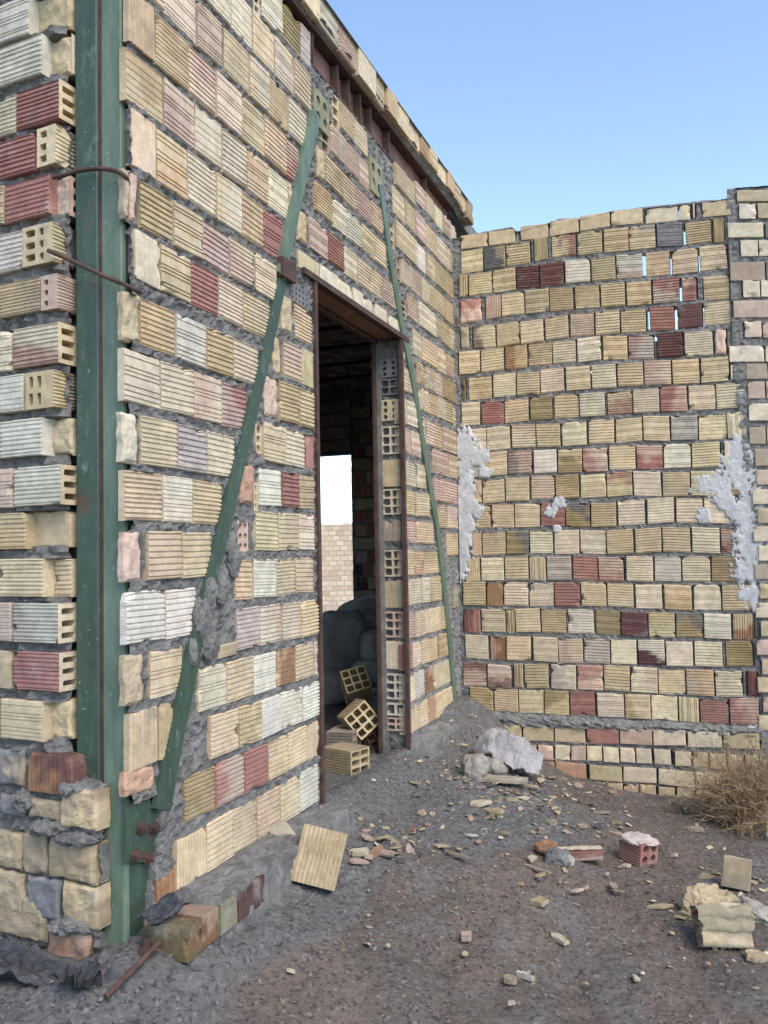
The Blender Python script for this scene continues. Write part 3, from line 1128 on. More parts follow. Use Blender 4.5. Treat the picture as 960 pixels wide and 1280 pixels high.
frow(51, 41, 90, '-60w-18 -16w51 62y#92', end='p')
frow(73, 97, 146, '-60k-36 -34p18 19r=73', end='c')
frow(42, 163, 211, '-60c-12 -10r=42', hole=(46, 69, 1, 3, 'c', 92))
frow(60, 216, 266, '-60p-50 -48y4 5r=60 64k#90', end='k')
frow(30, 285, 334, '-60c-32 -30w=27', hole=(28, 65, 2, 3, 'c', 92))
frow(49, 346, 389, '-60p-4 -2oe49', hole=(51, 71, 1, 3, 'k', 92))
frow(72, 402, 453, '-60p-44 -42p13 14pr=72', end='c')
frow(29, 467, 513, '-60k-30 -28w29', hole=(32, 66, 3, 2, 'y', 92))
frow(52, 522, 569, '-60c-2 -1w=52 55t#92')
frow(76, 580, 630, '-60c-42 -40k15 16w=76', end='c')
frow(32, 640, 686, '-60w-22 -20yo=32 34y_91')
frow(53, 699, 747, '-60c-4 -2c=53 67c=91')
frow(73, 754, 804, '-60g-44 -43kg14 15wg=73', end='p')
frow(73, 817, 866, '-60y-44 -42t_13 14r=73', end='p')
frow(52, 878, 928, '-60c-2 -1c52 55y#91')
frow(60, 943, 991, '-60e_-10 -8mf#28 34dn|91')
frow(73, 1002, 1028, '-60f#-4 -2m#28 34f#72')
frow(100, 989, 1038, '74fy#120')
frow(60, 1048, 1097, '-60f#-14 -12f#25 27f#56 57f#117')
frow(60, 1100, 1152, '-60e#-16 -14f#28 31m#73 76fy#121')
frow(60, 1128, 1182, '-60f#-20 -16f#55')
frow(60, 1157, 1206, '56qn#110')
for i, t in enumerate(('-60c-12 -10p44 46c91', '-60p-36 -34kr28 29c91', '-60c-12 -10p44 46c91', '-60y-36 -34c28 29p91', '-60c-12 -10p44 46c91', '-60c-36 -34p30 31p91', '-60c-12 -10p44 46c91', '-60c-36 -34p30 31p91')):
    frow(60, -78 - 62 * i, -28 - 62 * i, t)
ufl = FF.at(-62, 700)[0]
# plain run of the facade beyond
zrow = .1
while zrow < 4.4:
    u = ufl - .01 - random.uniform(.02, .1)
    while u > ufl - 1.6:
        w = random.choice((.19, .2, .21))
        WF.quad([(u - w, zrow), (u - .004, zrow), (u - .004, zrow + .165), (u - w, zrow + .165)], random.choice(('c', 'p', 'y', 'w', 'k', 'r', 'c', 'p')))
        u -= w
    zrow += .19
uF1, uF2, uF0 = FF.at(93.5, 700, -.085)[0], FF.at(119, 1100)[0], FF.at(66, 700)[0]
zlow = FF.at(60, 985)[1]
WF.cuts.append(lambda U, Z: (U > uF1) & (Z > zlow + .02 + .02 * (fbm(U * 20, Z * 20, 0, 8) - .5)))
WF.slope = lambda U, Z: -.06 * sst(uF0 - .03, uF0 + .05, U) * sst(zlow - .02, zlow + .05, Z)
WF.mortar(ufl - 1.6, uF2 + .002, -.1, 4.6, .0115, seed=9, base=-.018, amp=.042, pocket=-.125)
wall_F = WF.mb.build('block_wall', [M_BRICK, M_MORT])
tag(wall_F, 'facade of striped hollow blocks with open ends and rough stone base beside the column', 'wall')
fs = MB()
fs.fbox(FF, ufl - 5.5, uF1 - .03, -.3, 4.5, -.28, -.135, (.2, .2, .2))
fs.build('inner_skin', [M_MORT], wall_F)
# mortar heaped on the low stones in front of the column
for (x, y, rx, rz, d) in ((101, 985, .085, .035, -.05), (66, 1032, .09, .03, -.03), (100, 1046, .10, .025, -.03), (84, 1156, .07, .03, -.03), (103, 1152, .09, .03, -.04), (40, 1000, .06, .05, -.04), (112, 1215, .10, .06, -.05), (60, 1195, .10, .03, -.03)):
    u, z = FF.at(x, y, d)
    m2, hm = MB(), MB()
    lump(m2, (rx, .07, rz), 'm', int(x + y), 5, .35, 2.4)
    for v in m2.v:
        g_ = [(fbm(v[:, 0] * 45 + q_, v[:, 1] * 45, v[:, 2] * 45 + x, 9, 4) - .5) * .035 for q_ in (0, 7, 13)]
        hm.add(FF.p(u + v[:, 0] + g_[0], z + v[:, 2] + g_[1], d + v[:, 1] + g_[2]), m2.f, (.2, .2, .2))
    hm.build('mortar_heap', [M_MORT], wall_F)
# =================================================================== boundary wall
WR = Wall(FR)
WR.tint = (1.04, 1.015, .955)
WR.ribk = 1.6
def rrow(bot, text, h=.193, d=0.0, jit=.004, **k):
    B = np.array([FR.at(x, y, d) for x, y in bot])
    xs = [x for x, _ in bot]
    for a, code, b in spec(text):
        ya, yb = np.interp([a, b], xs, [y for _, y in bot])
        u0, z0 = FR.at(a, ya, d)
        u1, z1 = FR.at(b, yb, d)
        j = random.uniform(-jit, jit)
        hh = h * random.uniform(.965, 1.02)
        t = random.uniform(-.004, .004)
        s = random.uniform(-.004, .004)
        lowcut = hh * (.72 if '@' in code else 1)
        Q = [(u0 + .002, z0 + j - t), (u1 - .003, z1 + j + t), (u1 - .003 + s, z1 + j + t + lowcut), (u0 + .002 + s, z0 + j - t + lowcut)]
        WR.quad(Q, code, d0=d + random.uniform(-.008, .008), **k)
RB = [
    ([(576, 312), (640, 303), (700, 294), (760, 283), (850, 275), (920, 267)], '576t_610 611t_644.5 651t_686 687t_724 725t_763 764c_804 807p_848 849p_863 866k_869 878t_920', .118),
    ([(576, 342), (720, 318), (786, 313), (854, 307), (906, 301)], '576c604 605mt632 633y663 668y|685 690cr720 722c753 755o786.4 787cm820 821.5m854 857.5y890 892o|906', .19),
    ([(577, 371), (646, 362), (705, 355), (760, 350), (838, 344), (910, 335)], '574y|584.4 586c615 616y645 646d674.4 675.4d705 707w738 740y770 770.6wk803.5 807.5yc838 840.5c873 875.5ck910'),
    ([(576, 404), (656, 392), (750, 384), (782, 382), (815, 380), (850, 377), (913, 373)], '575kr#602 607k|626 627c656 657y687 687.6y717 719.5yl750 751.5cy782 784o815 816.5rw850 852.5rk871 880y913'),
    ([(576, 436), (620, 434), (650, 430), (711, 422), (743, 419), (775, 417), (845, 412), (915, 404)], '576e#587 592cd620 621y650 651c680 682c711 713kc743 744.6c775 776.4c808 812.5r844 847d878.5 880.5pc915'),
    ([(574, 469), (659, 459), (752, 450), (785, 449), (854, 446), (908, 442)], '574c600 601.4c630.4 632on659 660.6c690 691p720.5 722p752 754o785 786gr818 822d854 856.4p892 894k#908'),
    ([(586, 500), (675, 492), (740, 486), (805, 482), (875, 479), (912, 475)], '577e|582 586yc615 616.4p645 646c675 676p705.6 708c739 740.4p771 772.4c805 805.8kp839.5 841y875 876.4cy911.7'),
    ([(580, 532), (661, 526), (757, 519), (825, 515), (932, 510)], '577p600 602r=630.4 631c661 663.4l691 693c724 725p757 759.5cr791 791.8p825 826rk860 861p895 896p932'),
    ([(580, 565), (669, 559), (734, 556), (803, 551), (872, 550), (934, 547)], '580p608 608.4p638 640pk670 671c701 703p734 736c768 770c803.5 804.6c838 839g872.5 873.6c909 909.6p|934'),
    ([(590, 597), (665, 592), (728, 590), (795, 586), (864, 585), (900, 583)], '588p604.5 605c634.4 635kb665 667.4w696.4 697.4lc728 729kr760 761.6c795 796.4rk829.5 830w864 865c900.5 906p_914'),
    ([(600, 629), (662, 625), (724, 623), (791, 620), (863, 620), (927, 619)], '593c602.4 603.4c631.6 632.4c662 664k693.4 695ol724.4 726c758 759cr791 792.6p827.4 828.6c863 864c898.4 900l927'),
    ([(590, 661), (675, 658), (738, 659), (807, 656), (843, 653), (915, 655)], '588c613 614.6c643 643.6c675 676r706.4 707.4lm738 739yc770.6 773p807 809.4p843 845.6p879 880.4p915'),
    ([(600, 694), (661, 692), (757, 693), (827, 690), (900, 692), (925, 693)], '590c|602 603c632.6 633lm661 662.4p691.6 693p724.4 725.4p758 759cy792.5 794.4c827.4 829c864 865.4p900.4 902rk925'),
    ([(582, 727), (661, 725), (748, 726), (817, 727), (889, 728), (924, 727)], '582c|600.4 602p630.4 631.4c661 662.4c|683 684g715 716.6r=748 748.8kr780.4 783p817 818.6g852 853.4p889 889.8l=924'),
    ([(579, 757), (660, 758), (725, 758), (792, 760), (865, 763), (938, 764)], '579y607.4 608.4n|629 630p660.6 661.8p692.6 693.6r=725.6 727c758.6 759.6pc792.6 795p828.4 831ol865.6 867.6p902 903yt938'),
    ([(582, 790), (676, 791), (742, 793), (810, 796), (880, 798), (943, 800)], '580rd|601 602c632 633y|644.4 645c676 677y708.4 710w=743 745l776 777d810 811cy844.4 845.4lm879.6 880.4w914.6 916.4nc|943'),
    ([(585, 823), (664, 827), (729, 829), (796, 831), (867, 833), (942, 834)], '582p611 613nk|632.6 633.4c664 667p698 698.6kc729.4 730.4g763 764p796.4 798.4dw832 833p867 868.6p904 908l942'),
    ([(580, 858), (654, 860), (754, 863), (822, 867), (893, 870), (947, 872)], '579kd608.4 609.4kd639.6 643t|654.4 656t686.4 689gp720.4 722kr754.6 755.4c787.8 788.8pk822.6 823.6c857.8 858.6oe893.6 895p929 935r|947'),
    ([(588, 887), (648, 891), (744, 896), (814, 900), (874, 904), (950, 906)], '588ly=617 618c648 648.8c680.4 681ly711.6 713r744.6 747p781 781.8cl814 814.8p848 849c|874.6 876r912 913rk950'),
]
for r in RB:
    rrow(*r)
rrow([(625, 924), (653, 925), (732, 929), (774, 930), (858, 933), (903, 935), (950, 937)], '600t_624 626t_652 653.4t_692 693.4t_732 733.4r_774 775k_816 817p_858 860p_903 904t_950', .118, .035, dep=.1)
rrow([(653, 948), (732, 951), (794, 954), (864, 958), (950, 964)], '636t_652 653.4t_671 673k_692 693.6p_713 714k_732.6 734p_753.4 754.6p_774.4 775.6p_794.6 795.6p_815.6 818p_839.6 843.6p_864.6 866.6t_886.6 888t_908.6 910t_930.6 932t_950', .112, .035, dep=.1)
rrow([(640, 965), (695, 969), (737, 975), (821, 980), (868, 984), (950, 988)], '655q_694 695q_733.6 737t_778 779p_821 823p_868.6 870p_910 912t_950', .118, .035, dep=.1)
rrow([(640, 986), (695, 990), (737, 996), (821, 1001), (868, 1005), (950, 1009)], '640t_660 661t_680 697t_717 718t_737 739t_758 759t_779 780t_800 801t_821 823t_844 846t_868.6 870p_910 912t_950', .112, .035, dep=.1)
# holed bit at the toothed end
u0, zb = FR.at(914, 474)
u1, zt = FR.at(932, 455)
holes(WR.mb, FR, u0, u1, zb, zt, 3, 3, .07, 'p', rnd=True)
WR.marks.append([(u0, zb), (u1, zb), (u1, zt), (u0, zt)])

topP = np.array([FR.at(x, y) for x, y in ((574, 296), (640, 283), (645, 288), (652, 287), (688, 277), (700, 273), (724, 273), (760, 264), (800, 259), (850, 254), (880, 251), (921, 245), (925, 244))])
top = lambda u: np.interp(u, topP[:, 0], topP[:, 1])
SLITS = [(804, 807.4, 318, 343), (838.3, 840.4, 321, 342), (873, 875.4, 318, 339), (850.2, 852.4, 357, 377), (810.3, 812.4, 389, 412), (844.2, 846.8, 386, 412),
         (879, 880.5, 383, 407), (819, 821.8, 420, 426), (855, 857.4, 288, 304), (920.5, 922.5, 257, 261), (848, 849.2, 258, 272), (738, 739.4, 462, 466), (750.2, 751.5, 381, 384)]
SL = []
for x0, x1, y0, y1 in SLITS:
    ua, za = FR.at(x0, y1)
    ub_, zb_ = FR.at(x1, y0)
    SL.append((ua + .001, ub_ - .001, za, zb_))
def in_slit(U, Z):
    m = np.zeros(U.shape, bool)
    for a, b, c_, e in SL:
        m |= (U > a) & (U < b) & (Z > c_) & (Z < e)
    return m
WR.cuts.append(in_slit)
uP = FR.at(925, 600)[0]
zled = FR.at(760, 902)[1]
WR.slope = lambda U, Z: .034 * (Z < zled - .03)
WR.mortar(-.02, uP + .12, -.6, 4.4, .0105, seed=13, base=-.007, amp=.022, top=top)
# cap of mortar along the top and the shell at the back
us = np.linspace(-.02, uP + .02, 300)
ts = np.linspace(0, 1, 12)
U, T = np.meshgrid(us, ts, indexing='ij')
w = fbm(U * 12, T * 3, 0, 71, 4) - .5
WR.mb.grid(FR.p(U, top(U) - .012 + np.sin(T * math.pi) ** .5 * (.012 + .05 * (fbm(U * 5, T, 0, 72, 4) - .35)), .0 - .13 * T + w * .01), (.2, .2, .2), 1)
# mortar ledge over the plinth
us = np.linspace(FR.at(598, 892)[0], FR.at(952, 910)[0], 260)
ledge = np.array([FR.at(x, y) for x, y in ((580, 889), (648, 893), (744, 898), (814, 902), (874, 906), (952, 908))])
led2 = np.array([FR.at(x, y, .035) for x, y in ((580, 900), (653, 907), (774, 911), (858, 915), (952, 920))])
U, T = np.meshgrid(us, ts, indexing='ij')
w = fbm(U * 22, T * 4, 0, 75, 5) - .5
Z0 = np.interp(U, ledge[:, 0], ledge[:, 1]) + .012
Z1 = np.interp(U, led2[:, 0], led2[:, 1]) - .008
WR.mb.grid(FR.p(U, Z0 + (Z1 - Z0) * T + w * .012, -.012 + .06 * np.clip(T * 2, 0, 1) - .01 * T + w * .06), (.2, .2, .2), 1)
wall_R = WR.mb.build('block_wall', [M_BRICK, M_MORT])
tag(wall_R, 'boundary wall of sagging courses of ribbed blocks closing the yard under the sky', 'wall')

# gypsum smears on the wall
def smear(cx, seed, fields, name='plaster_smear', step=.0075):
    xs = [f[0] for f in fields]
    ys = [f[1] for f in fields]
    u0, z1 = FR.at(min(xs) - 40, min(ys) - 60)
    u1, z0 = FR.at(max(xs) + 40, max(ys) + 60)
    u0 = max(u0, .004)
    U, Z = np.meshgrid(np.arange(u0, u1, step), np.arange(z0, z1, step))
    S = np.full(U.shape, -1.0)
    for x, y, rx, ry in fields:
        u, z = FR.at(x, y)
        k = 6.9 / F
        q = 1 - np.hypot((U - u) / (rx * k), (Z - z) / (ry * k))
        S = np.maximum(S, q)
    n1 = fbm(U * 11, Z * 6, 0, seed, 5) - .5
    n2 = fbm(U * 34, Z * 22, 0, seed + 9, 4) - .5
    n3 = fbm(U * 75, Z * 45, 0, seed + 19, 3) - .5
    h = S + .9 * n1 + .9 * n2 + .8 * n3
    D = .0035 + .0045 * np.clip(h * 2, 0, 1) + .004 * n2 + .005 * n1
    D = np.where(h < .05, -.010, D)
    cell = np.maximum.reduce([h[:-1, :-1], h[1:, :-1], h[:-1, 1:], h[1:, 1:]]) > .05
    m = MB()
    m.grid(FR.p(U, Z, D), (.7, .7, .7), 0, cell)
    o = m.build(name, [M_PLAST], wall_R, smooth=True)
    return o
smear(0, 81, [(581, 560, 14, 30), (581, 600, 13, 46), (581, 640, 13, 46), (580, 680, 11, 46), (577, 706, 8, 16), (598, 572, 20, 13), (606, 590, 14, 8), (594, 636, 10, 12)])
smear(0, 83, [(926, 570, 22, 26), (932, 600, 24, 28), (938, 640, 18, 34), (940, 680, 18, 36), (938, 712, 20, 20), (944, 745, 16, 18), (888, 607, 26, 12), (905, 625, 18, 18), (918, 640, 18, 14), (880, 645, 9, 10), (935, 742, 16, 12), (922, 590, 14, 16)])
smear(0, 85, [(690, 638, 9, 9), (701, 629, 8, 8), (696, 660, 4, 5)])
smear(0, 86, [(946, 916, 10, 8)])

# pier of small solid bricks at the end
FP = Frame(FR.p(0, 0, .022)[:2], dR, nR)
WP = Wall(FP)
def prow(y0, y1, text):
    for a, code, b in spec(text):
        y = (y0 + y1) / 2
        ua, zb_ = FP.at(a, y1)
        ub_, zt_ = FP.at(b, y1)
        _, ztop_ = FP.at(a, y0)
        hh = ztop_ - zb_
        sl = zt_ - zb_
        j = random.uniform(-.004, .004)
        WP.quad([(ua + .002, zb_ + j), (ub_ - .002, zb_ + sl * .9 + j), (ub_ - .002, zb_ + sl * .9 + hh + j), (ua + .002, ztop_ + j)], code)
PR = [(238, 252, '921t_972 973p_1020'), (254, 273, '924p_946 947.5t_969 970p_992 993p_1016'), (279, 297, '910p_955 957m_1001 1002t_1045'), (300, 320, '926p_948 949p_971 972p_994 995t_1018'),
      (328, 351, '913e_957 958m_1003 1004p_1040'), (350, 371, '929p_950.5 951.5p_973 974t_996 997p_1020'), (375, 396, '917k_962 963t_1008'), (402, 422, '931p_952.5 953.6k_975 976p_1000 1001p_1022'),
      (432, 452, '912p_956 957p_1002'), (454, 473, '933e_960 961t_1006'), (477, 498, '935k_957 958k_980 981p_1003'), (505, 526, '936p_976 977e_1020'), (534, 555, '937e_958 959t_981 982p_1004'),
      (561, 582, '944e_988 989p_1030')]
for a in PR:
    prow(*a)
y = 588
i = 0
while y < 1010:
    c_ = lambda: random.choice('tpekty') + '_'
    x0 = 946 + (y - 588) * .028
    if i % 2 == 0:
        t = ''.join(f'{x0 + 23 * k:.1f}{c_()}{x0 + 23 * k + 21.6:.1f} ' for k in range(3))
    else:
        t = ''.join(f'{x0 + 46 * k - 6:.1f}{c_()}{x0 + 46 * k + 38:.1f} ' for k in range(2))
    prow(y, y + 18.5, t)
    y += 23.6
    i += 1
uPe = FP.at(1000, 600)[0]
pt = np.array([FP.at(x, y) for x, y in ((918, 235), (940, 234), (1000, 228), (1100, 220))])
WP.cuts.append(lambda U, Z: (U < FP.at(921, 400)[0] - .04 + .12 * sst(3.2, 1.2, Z)) & (Z > -1))
WP.mortar(uP - .15, uPe, -.6, 4.5, .012, seed=15, base=-.012, amp=.022, top=lambda u: np.interp(u, pt[:, 0], pt[:, 1]))
us = np.linspace(FP.at(919, 238)[0], uPe, 80)
U, T = np.meshgrid(us, ts, indexing='ij')
w = fbm(U * 12, T * 3, 0, 78, 4) - .5
WP.mb.grid(FP.p(U, np.interp(U, pt[:, 0], pt[:, 1]) + .0 + np.sin(T * math.pi) * .02 + w * .02, -.19 * T), (.2, .2, .2), 1)
WP.mb.fbox(FP, uP - .01, uPe, -.6, 4.3, -.2, -.07, (.2, .2, .2), 1)
pier = WP.mb.build('brick_pier', [M_BRICK, M_MORT])
tag(pier, 'pier of small solid bricks toothed into the end of the boundary wall', 'pier')
# =================================================================== ground
def sdist(X, Y):
    return (X - oL[0]) * nL[0] + (Y - oL[1]) * nL[1]
def along(X, Y):
    return (X - oL[0]) * dL[0] + (Y - oL[1]) * dL[1]
# a point on the gravel shelf's edge line in the foreground
def flat_at(x, y, z):
    r = ray(x, y)
    t = (z - CAM[2]) / r[2]
    return CAM + r * t
EA, EB = flat_at(306, 1205, .02)[:2], flat_at(228, 1285, .02)[:2]
eT = (EA - EB) / np.linalg.norm(EA - EB)
eN = np.array([-eT[1], eT[0]])
if np.dot(eN, [-1, 0]) < 0:
    eN = -eN
def gz(X, Y):
    X, Y = np.asarray(X, float), np.asarray(Y, float)
    d = sdist(X, Y)
    s = along(X, Y)
    base = np.interp(s, [-6, -.5, 0, 1.73, 3.2, 4.6, 11, 15, 40], [.02, .02, .075, .165, .15, .17, .15, -.5, -.7])
    z = base - .205 * np.clip(d, 0, 2.3) * (1 - .25 * sst(1.2, 2.3, d))
    z = z - .22 * sst(.75, 1.5, X) * sst(6.0, 7.0, Y)
    z = z + .13 * np.exp(-(((X - .72) / .28) ** 2 + ((Y - 7.3) / .45) ** 2)) + .10 * np.exp(-(((X - .45) / .3) ** 2 + ((Y - 6.9) / .4) ** 2))
    z = z + .06 * np.exp(-((d / .16) ** 2)) * sst(-.5, .2, s)
    # step at the edge of the gravel shelf
    q = (X - EA[0]) * eN[0] + (Y - EA[1]) * eN[1]
    al = (X - EA[0]) * eT[0] + (Y - EA[1]) * eT[1]
    z = z + .075 * (sst(-.02, .02, q) - .5) * sst(.30, -.1, al) * sst(-3, -1.5, al)
    z = z + .05 * (fbm(X * 1.3, Y * 1.3, 0, 91, 3) - .5) + .035 * (fbm(X * 5, Y * 5, 0, 92, 3) - .5)
    return z
def axis(lo, hi, st, far, lo2, hi2):
    core = np.arange(lo, hi, st)
    a, b, k = [], [], st
    x = lo
    while x > lo2:
        k *= 1.22
        x -= k
        a.append(x)
    x, k = core[-1], st
    while x < hi2:
        k *= 1.22
        x += k
        b.append(x)
    return np.concatenate([a[::-1], core, b])
gx = axis(-1.9, 3.7, .0145, 0, -400, 400)
gy = axis(2.3, 7.6, .0145, 0, -60, 900)
GX, GY = np.meshgrid(gx, gy)
GZ = gz(GX, GY)
near = sst(14, 8, np.hypot(GX, GY - 4))
fine = (fbm(GX * 17, GY * 17, 0, 93, 4) - .5) * .032 + (fbm(GX * 48, GY * 48, 0, 97, 3) - .5) * .016
clod = np.clip(vn(GX * 30, GY * 30, 0, 98) - .72, 0, 1) * .05
# where the soil is packed and brown
qg = (GX - EA[0]) * eN[0] + (GY - EA[1]) * eN[1]
soil = np.exp(-(((GX - .05) / .75) ** 2 + ((GY - 3.35) / .75) ** 2)) + .8 * np.exp(-(((GX - .55) / .9) ** 2 + ((GY - 4.3) / .5) ** 2)) * .8 + .75 * sst(.6, 1.8, GX)
soil = soil + 1.0 * (fbm(GX * 2.4, GY * 2.4, 0, 94, 4) - .5)
soil = np.clip(sst(.12, .55, soil) * sst(.03, -.03, qg + .25 * sst(-.1, .5, (GX - EA[0]) * eT[0] + (GY - EA[1]) * eT[1])) , 0, 1)
soil *= sst(.10, .45, sdist(GX, GY))
GZ = GZ + near * (fine + clod) * (1 - .62 * soil) - near * .016 * np.clip(.36 - vn(GX * 5.5, GY * 4.1, 0, 201), 0, 1) * 5 * np.clip(soil, 0, 1)
gravel_c = np.array((.148, .143, .138))
soil_c = np.array((.172, .136, .113))
soil_b = np.array((.142, .120, .103))
red = sst(.5, .62, fbm(GX * 1.9, GY * 1.9, 0, 99, 3) + .25 * np.exp(-(((GX + .05) / .7) ** 2 + ((GY - 3.3) / .8) ** 2)))
GC = gravel_c * (1 - soil[..., None]) + (soil_b * (1 - red[..., None]) + soil_c * red[..., None]) * soil[..., None]
dust = sst(.55, .72, fbm(GX * 6, GY * 6, 0, 95, 4)) * .35
GC = GC * (1 - dust[..., None]) + np.array((.21, .205, .20)) * dust[..., None]
gm = MB()
gm.grid(np.stack([GX, GY, GZ], -1), GC)
m, nt, b = newmat('gravelly_soil')
colr = N(nt, 'ShaderNodeVertexColor', layer_name='Col').outputs['Color']
co = N(nt, 'ShaderNodeTexCoord').outputs['Object']
v1 = ramp(nt, noise(nt, co, 35, 6, .75), .3, .72, .62, 1.35)
g = N(nt, 'ShaderNodeCombineColor')
for i in range(3):
    nt.links.new(v1, g.inputs[i])
c = mix(nt, 1.0, colr, g.outputs[0], 'MULTIPLY')
vo = N(nt, 'ShaderNodeTexVoronoi')
vo.inputs['Scale'].default_value = 75
nt.links.new(co, vo.inputs['Vector'])
sep = N(nt, 'ShaderNodeSeparateColor')
nt.links.new(vo.outputs['Color'], sep.inputs[0])
c = mix(nt, ramp(nt, sep.outputs[0], .955, .975, 0, .7), c, (.25, .24, .23))
c = mix(nt, ramp(nt, sep.outputs[1], .85, .9, 0, .55), c, (.035, .035, .038))
nt.links.new(c, b.inputs['Base Color'])
b.inputs['Roughness'].default_value = .97
b.inputs['Specular IOR Level'].default_value = .12
n1 = bump(nt, b, vo.outputs['Distance'], .006, .7)
n2 = bump(nt, b, noise(nt, co, 60, 6, .75), .016, .9, n1)
bump(nt, b, noise(nt, co, 220, 3, .6), .004, .8, n2)
M_GROUND = m
ground = gm.build('ground', [M_GROUND], smooth=True)
tag(ground, kind='structure')

def gp(x, y):
    """where the sight line through a pixel meets the ground"""
    r = ray(x, y)
    ts = np.linspace(1.5, 14, 900)
    P = CAM + ts[:, None] * r
    h = P[:, 2] - gz(P[:, 0], P[:, 1])
    i = np.argmax(h < 0)
    p = P[i]
    return np.array([p[0], p[1], gz(p[0], p[1])])
def ppm(p):
    return F / p[1]

# loose gravel, chips and crumbs: nobody could count them
def scatter(name, n, smin, smax, cols, dens, seed, mat, flat=(.5, 1.0)):
    r = np.random.default_rng(seed)
    mb = MB()
    oct_ = np.array([[1, 0, 0], [0, 1, 0], [-1, 0, 0], [0, -1, 0], [0, 0, 1], [0, 0, -1], [.6, .6, .55], [-.6, -.6, .55]], float)
    of = [(0, 1, 6), (1, 4, 6), (4, 0, 6), (2, 3, 7), (3, 4, 7), (4, 2, 7), (1, 2, 4), (3, 0, 4), (1, 0, 5), (2, 1, 5), (3, 2, 5), (0, 3, 5)]
    k = 0
    while k < n:
        x, y = r.uniform(-1.7, 3.5), r.uniform(2.5, 7.6)
        if abs((x) / y) > .55 or r.random() > dens(x, y):
            continue
        k += 1
        s = smin + (smax - smin) * r.random() ** 3.5
        V = oct_ * (1 + .5 * (r.random((8, 1)) - .5)) * s * np.array([r.uniform(.7, 1.5), r.uniform(.5, 1), r.uniform(*flat)])
        a, t = r.uniform(0, 6.28), r.uniform(-.4, .4)
        Rm = np.array(Euler((t, r.uniform(-.4, .4), a)).to_matrix())
        V = V @ Rm.T + np.array([x, y, float(gz(x, y)) + s * .25])
        mb.add(V, of, np.array(TINT[r.choice(list(cols))]) * r.uniform(.5, 1.0))
    o = mb.build(name, [mat])
    tag(o, kind='stuff')
    return o
def d_in(x, y):
    d = float(sdist(x, y))
    return 0 if d < .02 and along(x, y) > -.1 else 1
scatter('gravel', 5200, .003, .012, 'mmbbbbe', lambda x, y: d_in(x, y) * (1 if x < .3 else .55), 5, M_MORT, (.5, .9))
scatter('rubble', 1100, .003, .026, 'tpctkeq', lambda x, y: d_in(x, y) * (.07 + .9 * math.exp(-((x - .75) ** 2 + (y - 6.1) ** 2) / .5) + .6 * math.exp(-((x + .05) ** 2 + (y - 4.6) ** 2) / .12) + .7 * math.exp(-((x - 1.7) ** 2 + (y - 4.1) ** 2) / .2) + .25 * math.exp(-((x - 1.1) ** 2 + (y - 5.4) ** 2) / .6)), 6, M_BRICK, (.2, .5))

def flakes(n, seed):
    r = np.random.default_rng(seed)
    mb = MB()
    k = 0
    while k < n:
        if r.random() < .62:
            x, y = r.normal(.80, .30), r.normal(5.75, .55)
        elif r.random() < .4:
            x, y = r.normal(.0, .17), r.normal(4.55, .13)
        elif r.random() < .5:
            x, y = r.normal(1.75, .30), r.normal(4.2, .35)
        else:
            x, y = r.uniform(-.4, 2.6), r.uniform(3.2, 6.6)
        if d_in(x, y) == 0 or y > 6.75 or float(sdist(x, y)) < .12:
            continue
        L_ = .012 + .055 * r.random() ** 2.2
        t = MB()
        shard(t, L_ * r.uniform(1, 1.9), L_, L_ * r.uniform(.12, .32) + .002, str(r.choice(list('tpctekqteb'))), int(r.integers(1e6)))
        V = t.v[0] @ np.array(Euler((r.normal(0, .22), r.normal(0, .22), r.uniform(0, 6.3))).to_matrix()).T
        mb.add(V + np.array([x, y, float(gz(x, y)) + .006]), t.f, t.c[0] * r.uniform(.55, 1.0))
        k += 1
    o = mb.build('rubble', [M_BRICK])
    tag(o, kind='stuff')
flakes(400, 77)
# =================================================================== loose things
def place(o, p, rot, label, cat, group=None):
    o.location = Vector(p)
    o.rotation_euler = Euler([R(a) for a in rot])
    tag(o, label, cat, group)
    return o
def loose(name, px_, rot, label, cat, fn, mats=None, dz=0.0, Yat=None, smooth=False, group=None):
    mb = MB()
    fn(mb)
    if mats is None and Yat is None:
        mb.c = [c_ * .80 for c_ in mb.c]  # dust, and the dimmer light at ground level, put into the colour
    o = mb.build(name, mats or [M_BRICK], smooth=smooth)
    if Yat is None:
        p = gp(*px_)
    else:
        r = ray(*px_)
        p = CAM + r * (Yat / r[1])
    p = p + np.array([0, 0, dz])
    return place(o, p, rot, label, cat, group)

wallang = math.degrees(math.atan2(dL[0], dL[1]))     # heading of the long wall from +Y

# block leaning by the kerb
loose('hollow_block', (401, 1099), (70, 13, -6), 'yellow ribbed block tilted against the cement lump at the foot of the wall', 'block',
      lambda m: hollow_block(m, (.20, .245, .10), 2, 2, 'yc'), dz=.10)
def rubble_lump(m, rad, col, sd, am=.35, fr=1.5, sq=.75):
    lump(m, rad, col, sd, 4, am, fr, sq)
loose('cement_lump', (352, 1090), (0, 10, 20), 'pale yellow broken lump of block and cement beside the tilted ribbed block', 'rubble', lambda m: rubble_lump(m, (.095, .075, .06), 'y', 3), dz=.035)
loose('board', (366, 1078), (38, -20, 32), 'grey plank end leaning behind the tilted ribbed block', 'board', lambda m: (m.box(np.array([(x, y, z) for z in (0, .016) for x, y in ((-.05, -.14), (.05, -.14), (.045, .14), (-.05, .15))]), (.3, .3, .3)),), [M_WOOD], dz=.06)
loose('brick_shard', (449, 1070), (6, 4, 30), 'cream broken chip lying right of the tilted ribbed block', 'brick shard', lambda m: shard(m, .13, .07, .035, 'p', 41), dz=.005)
loose('brick_shard', (470, 1068), (4, -6, 70), 'pinkish flat chip at the end of the crumbs beside the tilted block', 'brick shard', lambda m: shard(m, .15, .06, .025, 'q', 42), dz=.004)
